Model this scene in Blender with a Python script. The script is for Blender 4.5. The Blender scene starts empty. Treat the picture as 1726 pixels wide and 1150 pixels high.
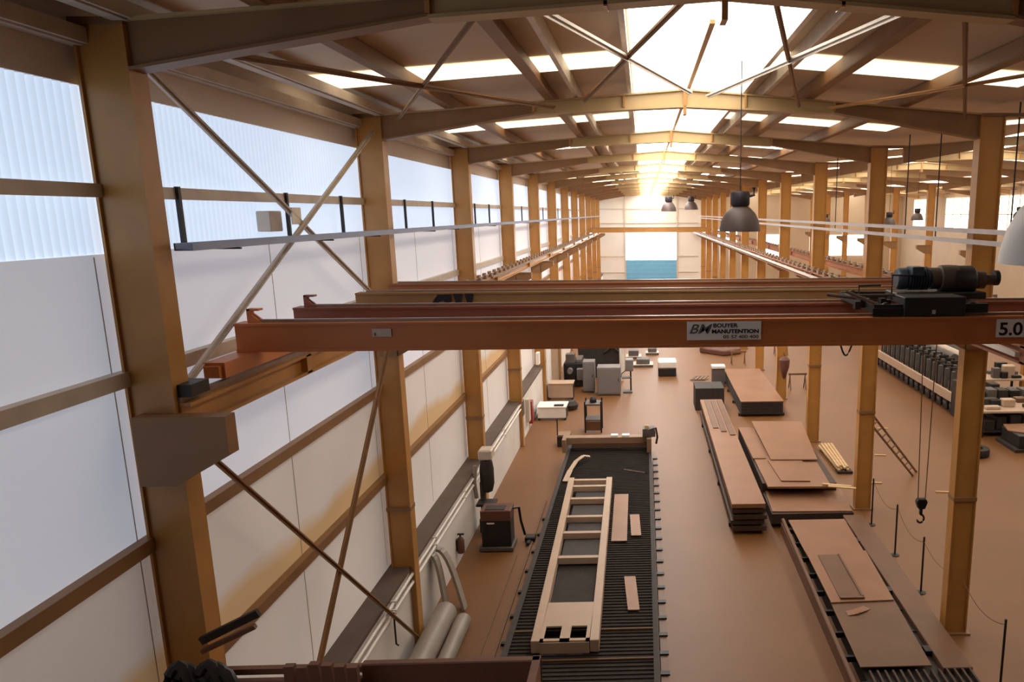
import bpy, bmesh, math, random
from mathutils import Vector, Matrix

random.seed(7)
SC = bpy.context.scene
COL = SC.collection
PI = math.pi

# ------------------------------------------------------------------ camera, world, exposure
cam_d = bpy.data.cameras.new('camera')
cam = bpy.data.objects.new('camera', cam_d)
COL.objects.link(cam)
yaw, pitch, roll = -0.0325, 0.2014, -0.0056
cy, sy, cp, sp = math.cos(yaw), math.sin(yaw), math.cos(pitch), math.sin(pitch)
fw = Vector((-sy * cp, cy * cp, -sp))
rt = Vector((cy, sy, 0))
up = rt.cross(fw)
cr, sr = math.cos(roll), math.sin(roll)
rt, up = cr * rt + sr * up, -sr * rt + cr * up
m3 = Matrix((rt, up, -fw)).transposed()
cam.matrix_world = Matrix.Translation((0, 0, 7.532)) @ m3.to_4x4()
cam_d.sensor_width = 36
cam_d.lens = 1296.46 / 1726 * 36
cam_d.shift_x = -265.72 / 1726
cam_d.shift_y = 48.59 / 1726
cam_d.clip_start = 0.05
cam_d.clip_end = 300
SC.camera = cam

SC.view_settings.view_transform = 'Standard'
SC.view_settings.look = 'None'
SC.view_settings.gamma = 1
SC.view_settings.use_curve_mapping = False
SC.view_settings.exposure = 0.0

world = bpy.data.worlds.new('World')
SC.world = world
world.use_nodes = True
wn = world.node_tree.nodes
wn['Background'].inputs[0].default_value = (0.62, 0.76, 1.0, 1)
wn['Background'].inputs[1].default_value = 1.5

E_RIDGE = (4.6, 4.8, 8.5, 14.0)      # skylight glow stepped up with distance, adding a hazy wash to the far hall
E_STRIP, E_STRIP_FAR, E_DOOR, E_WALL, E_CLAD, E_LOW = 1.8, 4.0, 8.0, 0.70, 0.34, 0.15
SKY_COL = (1.0, 0.94, 0.85)

# ------------------------------------------------------------------ materials
def mat(name, col, rough=0.6, metal=0.0, var=0.12, scale=3.0, bump=0.0, emit=None, es=0.0, stretch=(1, 1, 1)):
    m = bpy.data.materials.new(name)
    m.use_nodes = True
    nt = m.node_tree
    b = nt.nodes['Principled BSDF']
    b.inputs['Roughness'].default_value = rough
    b.inputs['Metallic'].default_value = metal
    tc = nt.nodes.new('ShaderNodeTexCoord')
    mp = nt.nodes.new('ShaderNodeMapping')
    mp.inputs['Scale'].default_value = stretch
    nz = nt.nodes.new('ShaderNodeTexNoise')
    nz.inputs['Scale'].default_value = scale
    nz.inputs['Detail'].default_value = 5
    rp = nt.nodes.new('ShaderNodeValToRGB')
    rp.color_ramp.elements[0].position = 0.3
    rp.color_ramp.elements[1].position = 0.7
    rp.color_ramp.elements[0].color = tuple(c * (1 - var) for c in col) + (1,)
    rp.color_ramp.elements[1].color = tuple(min(1, c * (1 + var)) for c in col) + (1,)
    nt.links.new(tc.outputs['Object'], mp.inputs[0])
    nt.links.new(mp.outputs[0], nz.inputs['Vector'])
    nt.links.new(nz.outputs['Fac'], rp.inputs[0])
    nt.links.new(rp.outputs[0], b.inputs['Base Color'])
    if bump:
        bp = nt.nodes.new('ShaderNodeBump')
        bp.inputs['Strength'].default_value = bump
        bp.inputs['Distance'].default_value = 0.02
        nt.links.new(nz.outputs['Fac'], bp.inputs['Height'])
        nt.links.new(bp.outputs[0], b.inputs['Normal'])
    if emit:
        b.inputs['Emission Color'].default_value = tuple(emit) + (1,)
        b.inputs['Emission Strength'].default_value = es
    return m

def srgb(r, g, b):
    f = lambda c: (c / 255 / 12.92) if c / 255 <= 0.04045 else ((c / 255 + 0.055) / 1.055) ** 2.4
    return (f(r), f(g), f(b))

M = {
    'floor': mat('dusty_concrete',  srgb(122, 80, 40), 0.5, 0, 0.10, 0.35, 0.05),
    'wall': mat('wall_cladding', srgb(226, 216, 208), 0.6, 0, 0.04, 0.5),
    'plinth': mat('plinth_plaster', srgb(225, 220, 214), 0.7, 0, 0.06, 1.0),
    'ledge': mat('dusty_ledge', srgb(92, 76, 66), 0.8, 0, 0.15, 2.0),
    'endwall': mat('end_wall_cladding', srgb(226, 220, 210), 0.6, 0, 0.04, 0.5),
    'navewall': mat('dull_hall_cladding', srgb(186, 164, 138), 0.6, 0, 0.06, 0.5),
    'roof': mat('roof_sheet', srgb(214, 194, 166), 0.6, 0, 0.08, 0.8),
    'yellow': mat('ochre_column_paint', srgb(184, 132, 68), 0.33, 0, 0.10, 2.5),
    'yellow_dk': mat('brown_steel_paint', srgb(146, 108, 70), 0.5, 0, 0.10, 2.5),
    'rafter': mat('rafter_paint', srgb(196, 168, 120), 0.5, 0, 0.08, 2.5),
    'cream': mat('cream_flange_paint', srgb(214, 190, 140), 0.5, 0, 0.08, 2.5),
    'galv': mat('galvanised_steel', srgb(216, 206, 192), 0.45, 0.3, 0.10, 4.0),
    'girt': mat('girt_steel', srgb(204, 190, 174), 0.5, 0.1, 0.10, 4.0),
    'orange': mat('orange_crane_paint', srgb(206, 126, 72), 0.42, 0, 0.08, 2.0),
    'redbrown': mat('red_brown_crane_paint', srgb(150, 92, 72), 0.45, 0, 0.08, 2.0),
    'mustard': mat('mustard_crane_paint', srgb(160, 122, 78), 0.45, 0, 0.08, 2.0),
    'tanbrown': mat('tan_crane_paint', srgb(168, 108, 74), 0.45, 0, 0.08, 2.0),
    'railsteel': mat('rail_steel', srgb(150, 130, 115), 0.35, 0.5, 0.1, 6.0),
    'black': mat('black_steel', srgb(40, 38, 38), 0.5, 0.2, 0.2, 5.0),
    'darkgreen': mat('dark_machine_paint', srgb(44, 46, 44), 0.5, 0.1, 0.2, 5.0),
    'bluegrey': mat('motor_blue_grey', srgb(72, 84, 96), 0.4, 0.4, 0.15, 5.0),
    'bed': mat('burnt_table', srgb(44, 34, 28), 0.8, 0, 0.25, 4.0, 0.3),
    'white': mat('white_paint', srgb(232, 226, 218), 0.5, 0, 0.04, 3.0),
    'frame': mat('pale_frame_paint', srgb(190, 164, 140), 0.5, 0, 0.06, 3.0),
    'sheet': mat('steel_sheet_rust', srgb(146, 104, 74), 0.5, 0.1, 0.10, 1.2),
    'sheet2': mat('steel_sheet_brown', srgb(110, 77, 53), 0.5, 0.1, 0.12, 1.2),
    'sheet_edge': mat('steel_sheet_edge', srgb(74, 56, 46), 0.6, 0.2, 0.2, 8.0),
    'dark': mat('dark_bundle', srgb(52, 44, 40), 0.7, 0, 0.2, 6.0),
    'grey': mat('grey_cabinet', srgb(126, 122, 120), 0.5, 0.1, 0.05, 3.0),
    'greydk': mat('grey_machine', srgb(98, 92, 88), 0.6, 0.1, 0.15, 3.0),
    'wood': mat('pale_timber', srgb(206, 172, 126), 0.7, 0, 0.15, 3.0, 0, None, 0, (1, 6, 6)),
    'platform': mat('platform_brown', srgb(128, 88, 68), 0.6, 0, 0.12, 3.0),
    'tray': mat('blue_grey_tray', srgb(140, 156, 186), 0.45, 0.3, 0.08, 3.0),
    'conduit': mat('conduit_grey', srgb(176, 170, 168), 0.4, 0.4, 0.06, 3.0),
    'lamp': mat('lamp_grey', srgb(86, 72, 66), 0.5, 0.1, 0.08, 4.0),
    'lampdk': mat('lamp_gear_black', srgb(48, 42, 46), 0.5, 0.2, 0.1, 4.0),
    'lampin': mat('lamp_reflector', srgb(220, 214, 206), 0.3, 0.4, 0.03, 4.0),
    'sign': mat('sign_white', srgb(246, 242, 236), 0.5, 0, 0.02, 4.0),
    'ink': mat('sign_black', srgb(24, 20, 20), 0.6, 0, 0.05, 4.0),
    'inkgrey': mat('sign_grey', srgb(112, 104, 100), 0.6, 0, 0.05, 4.0),
    'inktan': mat('sign_tan', srgb(128, 112, 92), 0.6, 0, 0.05, 4.0),
    'red': mat('red_paint', srgb(150, 36, 30), 0.45, 0, 0.06, 4.0),
    'redbox': mat('dull_red_crate', srgb(104, 66, 54), 0.6, 0, 0.12, 4.0),
    'pipegrey': mat('grey_plastic_duct', srgb(150, 140, 130), 0.5, 0, 0.08, 2.0),
    'blue': mat('blue_door', srgb(110, 176, 214), 0.5, 0, 0.05, 2.0),
    'rope': mat('chain_brown', srgb(120, 86, 56), 0.7, 0, 0.1, 6.0),
    'rubber': mat('rubber', srgb(40, 34, 30), 0.8, 0, 0.1, 6.0),
    'dust': mat('pale_dusty_steel', srgb(150, 122, 98), 0.6, 0.1, 0.12, 3.0),
    'sky_ridge_0': mat('ridge_skylight_dim_near', (0.9, 0.9, 0.9), 0.5, 0, 0.0, 1.0, 0, SKY_COL, E_RIDGE[0]),
    'sky_ridge_1': mat('ridge_skylight_dim_mid', (0.9, 0.9, 0.9), 0.5, 0, 0.0, 1.0, 0, SKY_COL, E_RIDGE[1]),
    'sky_ridge_2': mat('ridge_skylight_raised', (0.9, 0.9, 0.9), 0.5, 0, 0.0, 1.0, 0, SKY_COL, E_RIDGE[2]),
    'sky_ridge_3': mat('ridge_skylight_raised_far', (0.9, 0.9, 0.9), 0.5, 0, 0.0, 1.0, 0, (1.0, 0.97, 0.93), E_RIDGE[3]),
    'sky_ridge_nave': mat('rack_hall_ridge_skylight', (0.9, 0.9, 0.9), 0.5, 0, 0.0, 1.0, 0, SKY_COL, 4.2),
    'sky_strip': mat('roof_light_dim_near', (0.9, 0.85, 0.75), 0.5, 0, 0.0, 1.0, 0, (1.0, 0.84, 0.6), E_STRIP),  # strip glow held down in the near bays to keep them dark
    'sky_strip_far': mat('roof_light_raised', (0.9, 0.85, 0.75), 0.5, 0, 0.0, 1.0, 0, (1.0, 0.86, 0.66), E_STRIP_FAR),
    'clad_glow': mat('glowing_cladding', srgb(226, 218, 214), 0.6, 0, 0.04, 0.5, 0, (0.74, 0.84, 1.0), E_CLAD),  # even glow added to the upper panels to stand in for daylight
    'sky_door': mat('lit_door_glazing', (0.9, 0.9, 0.9), 0.5, 0, 0.0, 1.0, 0, (0.9, 0.97, 1.0), E_DOOR),
    'sky_wall': mat('lit_translucent_sheet', srgb(214, 220, 226), 0.5, 0, 0.03, 0.6, 0, (0.66, 0.80, 1.0), E_WALL),
}

def warm_band_cladding(name, z0, z1):
    # warm bounced light painted as a tan band above the lowest rail
    m = mat(name, srgb(226, 218, 212), 0.6, 0, 0.04, 0.5, 0, (0.97, 0.92, 0.90), E_LOW)  # low emission added to brighten the lower panels
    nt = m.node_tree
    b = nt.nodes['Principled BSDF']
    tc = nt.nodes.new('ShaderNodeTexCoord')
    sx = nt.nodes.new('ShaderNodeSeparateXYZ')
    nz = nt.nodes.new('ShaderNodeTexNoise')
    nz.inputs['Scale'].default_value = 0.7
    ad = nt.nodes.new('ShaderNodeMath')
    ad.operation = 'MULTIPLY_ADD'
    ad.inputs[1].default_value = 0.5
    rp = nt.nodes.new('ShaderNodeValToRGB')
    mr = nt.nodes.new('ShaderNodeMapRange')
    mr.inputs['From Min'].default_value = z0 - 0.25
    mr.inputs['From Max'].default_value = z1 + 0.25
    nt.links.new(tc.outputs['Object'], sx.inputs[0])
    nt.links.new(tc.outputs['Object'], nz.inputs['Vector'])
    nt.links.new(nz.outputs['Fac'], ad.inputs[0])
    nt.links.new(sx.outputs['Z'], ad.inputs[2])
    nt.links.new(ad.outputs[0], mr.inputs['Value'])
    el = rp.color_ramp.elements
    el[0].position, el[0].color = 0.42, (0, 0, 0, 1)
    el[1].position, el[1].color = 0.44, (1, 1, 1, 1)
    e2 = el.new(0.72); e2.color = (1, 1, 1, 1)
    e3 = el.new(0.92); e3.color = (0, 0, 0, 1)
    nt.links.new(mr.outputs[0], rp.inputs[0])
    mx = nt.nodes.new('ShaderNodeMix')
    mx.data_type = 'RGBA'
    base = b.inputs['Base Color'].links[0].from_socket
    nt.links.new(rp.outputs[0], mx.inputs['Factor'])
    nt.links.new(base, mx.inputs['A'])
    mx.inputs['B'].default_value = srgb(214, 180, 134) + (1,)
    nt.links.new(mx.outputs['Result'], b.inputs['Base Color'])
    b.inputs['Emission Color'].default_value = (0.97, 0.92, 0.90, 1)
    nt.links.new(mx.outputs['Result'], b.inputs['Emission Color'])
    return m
M['clad_low'] = warm_band_cladding('glowing_warm_band_cladding', 3.14, 3.75)

# ------------------------------------------------------------------ mesh helpers
ORIG = {}

class MB:
    def __init__(s):
        s.bm = bmesh.new()
    def _poly(s, vs, faces):
        v = [s.bm.verts.new(p) for p in vs]
        for f in faces:
            try:
                s.bm.faces.new([v[i] for i in f])
            except ValueError:
                pass
        return v
    def box(s, x0, x1, y0, y1, z0, z1):
        s._poly([(x0, y0, z0), (x1, y0, z0), (x1, y1, z0), (x0, y1, z0), (x0, y0, z1), (x1, y0, z1), (x1, y1, z1), (x0, y1, z1)],
                [(3, 2, 1, 0), (4, 5, 6, 7), (0, 1, 5, 4), (1, 2, 6, 5), (2, 3, 7, 6), (3, 0, 4, 7)])
        return s
    def obox(s, c, ax, ay, az):
        c, ax, ay, az = Vector(c), Vector(ax), Vector(ay), Vector(az)
        vs = [c + i * ax + j * ay + k * az for k in (-1, 1) for (i, j) in ((-1, -1), (1, -1), (1, 1), (-1, 1))]
        s._poly(vs, [(3, 2, 1, 0), (4, 5, 6, 7), (0, 1, 5, 4), (1, 2, 6, 5), (2, 3, 7, 6), (3, 0, 4, 7)])
        return s
    def bar(s, p, q, w, h, upv=(0, 0, 1)):
        p, q = Vector(p), Vector(q)
        d = (q - p)
        dn = d.normalized()
        u = Vector(upv)
        if abs(dn.dot(u)) > 0.98:
            u = Vector((0, 1, 0))
        side = dn.cross(u).normalized()
        u2 = side.cross(dn).normalized()
        return s.obox((p + q) / 2, d / 2, side * w / 2, u2 * h / 2)
    def tube(s, pts, r, n=10, caps=True):
        pts = [Vector(p) for p in pts]
        rings = []
        for i, p in enumerate(pts):
            d = (pts[min(i + 1, len(pts) - 1)] - pts[max(i - 1, 0)]).normalized()
            u = Vector((0, 0, 1)) if abs(d.z) < 0.9 else Vector((1, 0, 0))
            a = d.cross(u).normalized()
            b = a.cross(d).normalized()
            rr = r[i] if isinstance(r, (list, tuple)) else r
            rings.append([s.bm.verts.new(p + rr * (math.cos(2 * PI * k / n) * a + math.sin(2 * PI * k / n) * b)) for k in range(n)])
        for i in range(len(rings) - 1):
            for k in range(n):
                s.bm.faces.new((rings[i][k], rings[i][(k + 1) % n], rings[i + 1][(k + 1) % n], rings[i + 1][k]))
        if caps:
            s.bm.faces.new(rings[0][::-1])
            s.bm.faces.new(rings[-1])
        return s
    def lathe(s, prof, c, n=24, axis='z'):
        c = Vector(c)
        rings = []
        for r, h in prof:
            ring = []
            for k in range(n):
                a, b = r * math.cos(2 * PI * k / n), r * math.sin(2 * PI * k / n)
                o = {'z': (a, b, h), 'x': (h, a, b), 'y': (b, h, a)}[axis]
                ring.append(s.bm.verts.new(c + Vector(o)))
            rings.append(ring)
        for i in range(len(rings) - 1):
            for k in range(n):
                s.bm.faces.new((rings[i][k], rings[i][(k + 1) % n], rings[i + 1][(k + 1) % n], rings[i + 1][k]))
        if prof[0][0] > 1e-4:
            s.bm.faces.new(rings[0][::-1])
        if prof[-1][0] > 1e-4:
            s.bm.faces.new(rings[-1])
        return s
    def prism(s, poly, axis, a, b):
        n = len(poly)
        def P(u, v, t):
            return {'y': (u, t, v), 'x': (t, u, v), 'z': (u, v, t)}[axis]
        vs = [P(u, v, a) for u, v in poly] + [P(u, v, b) for u, v in poly]
        s._poly(vs, [tuple(range(n))[::-1], tuple(range(n, 2 * n))] + [(i, (i + 1) % n, n + (i + 1) % n, n + i) for i in range(n)])
        return s
    def ibeam_y(s, xc, w, z0, z1, y0, y1, tf=0.03, tw=0.03):
        s.box(xc - w / 2, xc + w / 2, y0, y1, z0, z0 + tf)
        s.box(xc - w / 2, xc + w / 2, y0, y1, z1 - tf, z1)
        s.box(xc - tw / 2, xc + tw / 2, y0, y1, z0 + tf, z1 - tf)
        return s
    def build(s, name, m, parent=None, bevel=0.0, smooth=False):
        bm = s.bm
        org = ORIG.get(parent.name, Vector()) if parent else Vector()
        if bevel:
            bmesh.ops.bevel(bm, geom=bm.edges[:], offset=bevel, segments=1, affect='EDGES')
        bmesh.ops.recalc_face_normals(bm, faces=bm.faces[:])
        bmesh.ops.translate(bm, verts=bm.verts[:], vec=-org)
        me = bpy.data.meshes.new(name)
        bm.to_mesh(me)
        bm.free()
        me.materials.append(M[m] if isinstance(m, str) else m)
        if smooth:
            for p in me.polygons:
                p.use_smooth = True
            try:
                me.set_sharp_from_angle(angle=math.radians(35))
            except Exception:
                pass
        o = bpy.data.objects.new(name, me)
        COL.objects.link(o)
        if parent:
            o.parent = parent
            ORIG[o.name] = org
        return o

def tag(o, label, cat, group=None):
    o['label'] = label
    o['category'] = cat
    if group:
        o['group'] = group
    return o

def thing(name, label, cat, loc, group=None):
    o = bpy.data.objects.new(name, None)
    o.empty_display_size = 0.1
    COL.objects.link(o)
    o.location = loc
    ORIG[o.name] = Vector(loc)
    return tag(o, label, cat, group)

def single(name, mb, m, label, cat, loc, group=None, bevel=0.0, smooth=False):
    """a thing that is one mesh, its origin at loc"""
    loc = Vector(loc)
    bmesh.ops.translate(mb.bm, verts=mb.bm.verts[:], vec=-loc)
    o = mb.build(name, m, None, bevel, smooth)
    o.location = loc
    return tag(o, label, cat, group)

def struct(name, mb, m):
    o = mb.build(name, m)
    o['kind'] = 'structure'
    return o

def dup(root, loc, label, rotz=None, group=None):
    r = root.copy()
    COL.objects.link(r)
    r.location = loc
    if rotz is not None:
        r.rotation_euler = (0, 0, rotz)
    r['label'] = label
    if group:
        r['group'] = group
    for ch in list(root.children):
        c = ch.copy()
        COL.objects.link(c)
        c.parent = r
        for g in list(ch.children):
            d = g.copy()
            COL.objects.link(d)
            d.parent = c
    return r

def lettering(name, txt, size, loc, m, parent, width=None, shear=0.0, bold=0.0):
    cu = bpy.data.curves.new(name, 'FONT')
    cu.body = txt
    cu.size = size
    cu.extrude = 0.001
    cu.offset = bold
    cu.shear = shear
    t = bpy.data.objects.new(name, cu)
    COL.objects.link(t)
    bpy.context.view_layer.update()
    me = bpy.data.meshes.new_from_object(t.evaluated_get(bpy.context.evaluated_depsgraph_get()))
    bpy.data.objects.remove(t)
    xs = [v.co.x for v in me.vertices]
    s = (width / (max(xs) - min(xs))) if width else 1.0
    x0 = min(xs)
    org = ORIG[parent.name]
    for v in me.vertices:
        x, y, z = v.co
        v.co = Vector((loc[0] + (x - x0) * s, loc[1] - z, loc[2] + y)) - org
    me.materials.clear()
    me.materials.append(M[m])
    o = bpy.data.objects.new(name, me)
    COL.objects.link(o)
    o.parent = parent
    return o

ORD = ['first', 'second', 'third', 'fourth', 'fifth', 'sixth', 'seventh', 'eighth', 'ninth', 'tenth', 'eleventh', 'twelfth', 'thirteenth', 'fourteenth']
FY = [6.55 + 6 * k for k in range(12)]          # the frames of the hall
YEND = 78.5
Y0 = -5.0
RIDGE, PITCHR = 0.67, 0.078
NAVE = 10.2

def zroof(x, c=RIDGE):
    return 9.62 - PITCHR * abs(x - c)

# ------------------------------------------------------------------ floor, walls, roof
struct('floor', MB().box(-4.7, 27.0, Y0, YEND + 0.3, -0.2, 0.0), 'floor')
# side wall: cladding up to the translucent band, lap, band, top strip
w = MB()
w.box(-4.62, -4.50, Y0, YEND, 8.56, 9.22)
struct('wall_left', w, 'wall')
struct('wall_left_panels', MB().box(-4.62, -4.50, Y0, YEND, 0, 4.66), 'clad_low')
struct('wall_left_cladding', MB().box(-4.62, -4.50, Y0, YEND, 4.66, 7.22), 'clad_glow')
seam = MB()
yy = Y0 + 2.5
while yy < YEND:
    seam.box(-4.502, -4.494, yy, yy + 0.008, 1.6, 7.2)
    yy += 3.0
struct('trim_1', seam, 'girt')
pl = MB().box(-4.50, -4.15, Y0, YEND, 0, 1.46)
struct('wall_left_plinth', pl, 'plinth')
struct('trim_2', MB().box(-4.50, -4.12, Y0, YEND, 1.46, 1.52), 'ledge')

def corrugated(x, y0, y1, z0, z1, amp=0.02, step=0.09):
    b = MB()
    n = int((y1 - y0) / (step / 4))
    prev = None
    for i in range(n + 1):
        y = y0 + (y1 - y0) * i / n
        xx = x + amp * math.sin(2 * PI * (y - y0) / step)
        a = (b.bm.verts.new((xx, y, z0)), b.bm.verts.new((xx, y, z1)))
        if prev:
            b.bm.faces.new((prev[0], a[0], a[1], prev[1]))
        prev = a
    return b
struct('window_1', corrugated(-4.53, Y0, YEND, 7.16, 8.60), 'sky_wall')

# far end wall with the big door, and the other walls
def gable(c, x0, x1):
    return [(x0, 0), (x1, 0), (x1, zroof(x1, c)), (c, zroof(c, c)), (x0, zroof(x0, c))]
e = MB()
e.box(-4.6, -1.8, YEND, YEND + 0.2, 0, 5.6)
e.box(3.3, 5.77, YEND, YEND + 0.2, 0, 5.6)
e.prism([(-4.6, 5.6), (5.77, 5.6), (5.77, 9.22), (RIDGE, 9.62), (-4.6, 9.22)], 'y', YEND, YEND + 0.2)
struct('wall_back', e, 'endwall')
g = MB()
for z in (1.6, 3.2, 6.5, 7.9):
    g.box(-4.4, 5.5, YEND - 0.06, YEND, z, z + 0.08) if z > 5.6 else (g.box(-4.4, -1.8, YEND - 0.06, YEND, z, z + 0.08), g.box(3.3, 5.5, YEND - 0.06, YEND, z, z + 0.08))
for x in (-1.95, 3.3):
    g.box(x, x + 0.15, YEND - 0.1, YEND, 0, 9.3)
struct('trim_3', g, 'girt')
d = MB()
for i in range(7):
    d.box(-1.8, 3.3, YEND + 0.03, YEND + 0.1, i * 0.41, i * 0.41 + 0.40)
struct('door_1', d, 'blue')
struct('window_2', MB().box(-1.8, 3.3, YEND + 0.05, YEND + 0.1, 2.87, 5.6), 'sky_door')
e2 = MB()
for c, xa, xb in ((RIDGE + NAVE, 5.77, 15.97), (RIDGE + 2 * NAVE, 15.97, 26.2)):
    e2.prism(gable(c, xa, xb), 'y', YEND, YEND + 0.2)
struct('wall_back_2', e2, 'navewall')
wv = MB()
for x0, x1, z0, z1 in ((11.6, 14.3, 3.2, 5.3), (18.6, 22.6, 3.2, 5.2), (7.3, 9.4, 4.6, 5.8)):
    wv.box(x0, x1, YEND - 0.05, YEND - 0.01, z0, z1)
struct('window_3', wv, 'sky_door')
rw = MB().box(26.2, 26.4, Y0, YEND, 0, 9.3)
struct('wall_right', rw, 'navewall')
rv = MB()
for y0 in (30, 41, 52, 62, 70):
    rv.box(26.12, 26.18, y0, y0 + 5, 6.0, 8.6)
struct('window_4', rv, 'sky_strip_far')
rf = MB()
for y0 in (30, 41, 52, 62, 70):
    for k in range(4):
        rf.box(26.08, 26.13, y0 + k * 5 / 3 - 0.05, y0 + k * 5 / 3 + 0.05, 5.95, 8.65)
    rf.box(26.08, 26.13, y0, y0 + 5, 7.25, 7.32)
struct('trim_4', rf, 'girt')
struct('wall_front', MB().box(-4.6, 26.4, Y0 - 0.2, Y0, 0, 9.8), 'dark')

# roof sheets of the three halls
def roofs(c, x0, x1):
    b = MB()
    n = 16
    t = 0.10
    # ribbed underside: shallow steps across the slope direction are modelled as a folded sheet
    for xa, xb in ((x0, c), (c, x1)):
        b.prism([(xa, zroof(xa, c)), (xb, zroof(xb, c)), (xb, zroof(xb, c) + t), (xa, zroof(xa, c) + t)], 'y', Y0, YEND + 0.2)
    return b
struct('ceiling', roofs(RIDGE, -4.62, 5.77), 'roof')
struct('ceiling_2', roofs(RIDGE + NAVE, 5.77, 15.97), 'roof')
struct('ceiling_3', roofs(RIDGE + 2 * NAVE, 15.97, 26.3), 'roof')

def slope_sheet(b, c, xa, xb, y0, y1, gap=0.012, t=0.008):
    za, zb = zroof(xa, c) - gap, zroof(xb, c) - gap
    b.prism([(xa, za - t), (xb, zb - t), (xb, zb), (xa, za)], 'y', y0, y1)
for i, (ya, yb) in enumerate(((6.9, 12.6), (12.6, 18.6), (18.6, 24.6), (24.6, YEND - 0.3))):
    rid = MB()
    slope_sheet(rid, RIDGE, RIDGE - 0.80, RIDGE, ya, yb)
    slope_sheet(rid, RIDGE, RIDGE, RIDGE + 0.92, ya, yb)
    struct('window_%d' % (10 + i), rid, 'sky_ridge_%d' % i)
rid2 = MB()
for c in (RIDGE + NAVE, RIDGE + 2 * NAVE):
    slope_sheet(rid2, c, c - 0.85, c, 3, YEND - 0.3)
    slope_sheet(rid2, c, c, c + 0.85, 3, YEND - 0.3)
struct('window_6', rid2, 'sky_ridge_nave')
st, st2 = MB(), MB()
for k in range(12):
    y = FY[k] + 3.75
    b = st if k < 2 else st2
    slope_sheet(b, RIDGE, -4.2, RIDGE - 0.95, y, y + 0.95)
    slope_sheet(b, RIDGE, RIDGE + 1.05, 5.3, y, y + 0.95)
    for n in (1, 2):
        c = RIDGE + n * NAVE
        slope_sheet(b, c, c - 4.6, c - 0.9, y, y + 0.95)
        slope_sheet(b, c, c + 0.9, c + 4.6, y, y + 0.95)
struct('window_7', st, 'sky_strip')
struct('window_9', st2, 'sky_strip_far')
pa = MB()
for x, y in ((2.95, 21.0), (3.9, 21.0), (2.95, 27.0), (3.9, 27.0), (2.95, 33.2), (3.9, 33.2), (3.0, 39.2), (4.0, 39.2)):
    slope_sheet(pa, RIDGE, x - 0.28, x + 0.28, y, y + 0.8)
struct('window_8', pa, 'sky_door')
# upstands that edge the ridge skylight
us = MB()
for x in (RIDGE - 0.86, RIDGE + 0.96):
    us.box(x - 0.03, x + 0.03, 6.9, YEND - 0.3, zroof(x) - 0.16, zroof(x) - 0.001)
struct('trim_5', us, 'galv')

# ------------------------------------------------------------------ columns
def column_parts(root, x_in, y, side, corbel):
    """side=-1: wall side (body runs to -x), +1: between the halls. x_in = face towards the hall"""
    xo = x_in + side * 0.40
    xa, xb = min(x_in, xo), max(x_in, xo)
    def shaft(z0, z1):
        b = MB()
        b.box(xa, xa + 0.022, y, y + 0.24, z0, z1)
        b.box(xb - 0.022, xb, y, y + 0.24, z0, z1)
        b.box(xa + 0.022, xb - 0.022, y + 0.03, y + 0.21, z0, z1)
        return b
    shaft(0.0, 5.25).build('lower_shaft', 'yellow', root)
    shaft(5.25, 9.0).build('upper_shaft', 'yellow', root)
    bp = MB().box(xa - 0.06, xb + 0.06 if side > 0 else xb + 0.03, y - 0.05, y + 0.29, 0, 0.03)
    bp.build('base_plate', 'yellow_dk', root)
    tip = x_in - side * 0.48
    zt = 5.70 if not corbel else 5.86
    yf = y if not corbel else y - 0.13
    c = MB()
    ped = x_in + side * 0.30
    xs = (ped, tip)
    poly = [(ped, zt), (tip, zt), (tip, 5.52), (x_in, 5.25), (ped, 5.25)]
    c.prism(poly, 'y', yf, y + 0.03 if corbel else y + 0.22)
    if not corbel:
        c.box(min(xs), max(xs), y - 0.02, y + 0.26, zt - 0.02, zt)
    cb = c.build('crane_bracket', 'yellow_dk' , root)
    if corbel:
        MB().box(x_in, tip - 0.12, y + 0.03, y + 0.22, 5.52, 5.70).build('bracket_seat', 'yellow_dk', root)
    # splice plates on the shaft
    MB().box(xa - 0.008, xb + 0.008, y - 0.008, y + 0.248, 2.55, 2.62).build('splice_plate', 'yellow_dk', root)

t0 = thing('steel_column', 'yellow steel column by the platform, nearest column on the white side wall', 'column', (-4.24, FY[0], 0), 'columns along the white side wall')
column_parts(t0, -4.04, FY[0], -1, True)
t1 = thing('steel_column', 'yellow steel column on the white side wall, second from the platform', 'column', (-4.24, FY[1], 0), 'columns along the white side wall')
column_parts(t1, -4.04, FY[1], -1, False)
for k in range(2, 12):
    dup(t1, (-4.24, FY[k], 0), 'yellow steel column on the white side wall, %s from the platform' % ORD[k])
t2 = thing('steel_column', 'yellow steel column between the halls, nearest one beside the roller bed', 'column', (5.57, FY[1], 0), 'columns between the two halls')
column_parts(t2, 5.37, FY[1], 1, False)
for k in range(2, 12):
    dup(t2, (5.57, FY[k], 0), 'yellow steel column between the two halls, %s from the orange crane' % ORD[k - 1])
dup(t2, (5.57, FY[0], 0), 'yellow steel column between the halls, beside the near end of the orange crane')
for k in range(3, 12):
    dup(t2, (5.57 + NAVE, FY[k], 0), 'yellow steel column in the row beyond the racks, %s from the near end' % ORD[k - 3], group='columns beyond the racks')

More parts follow.
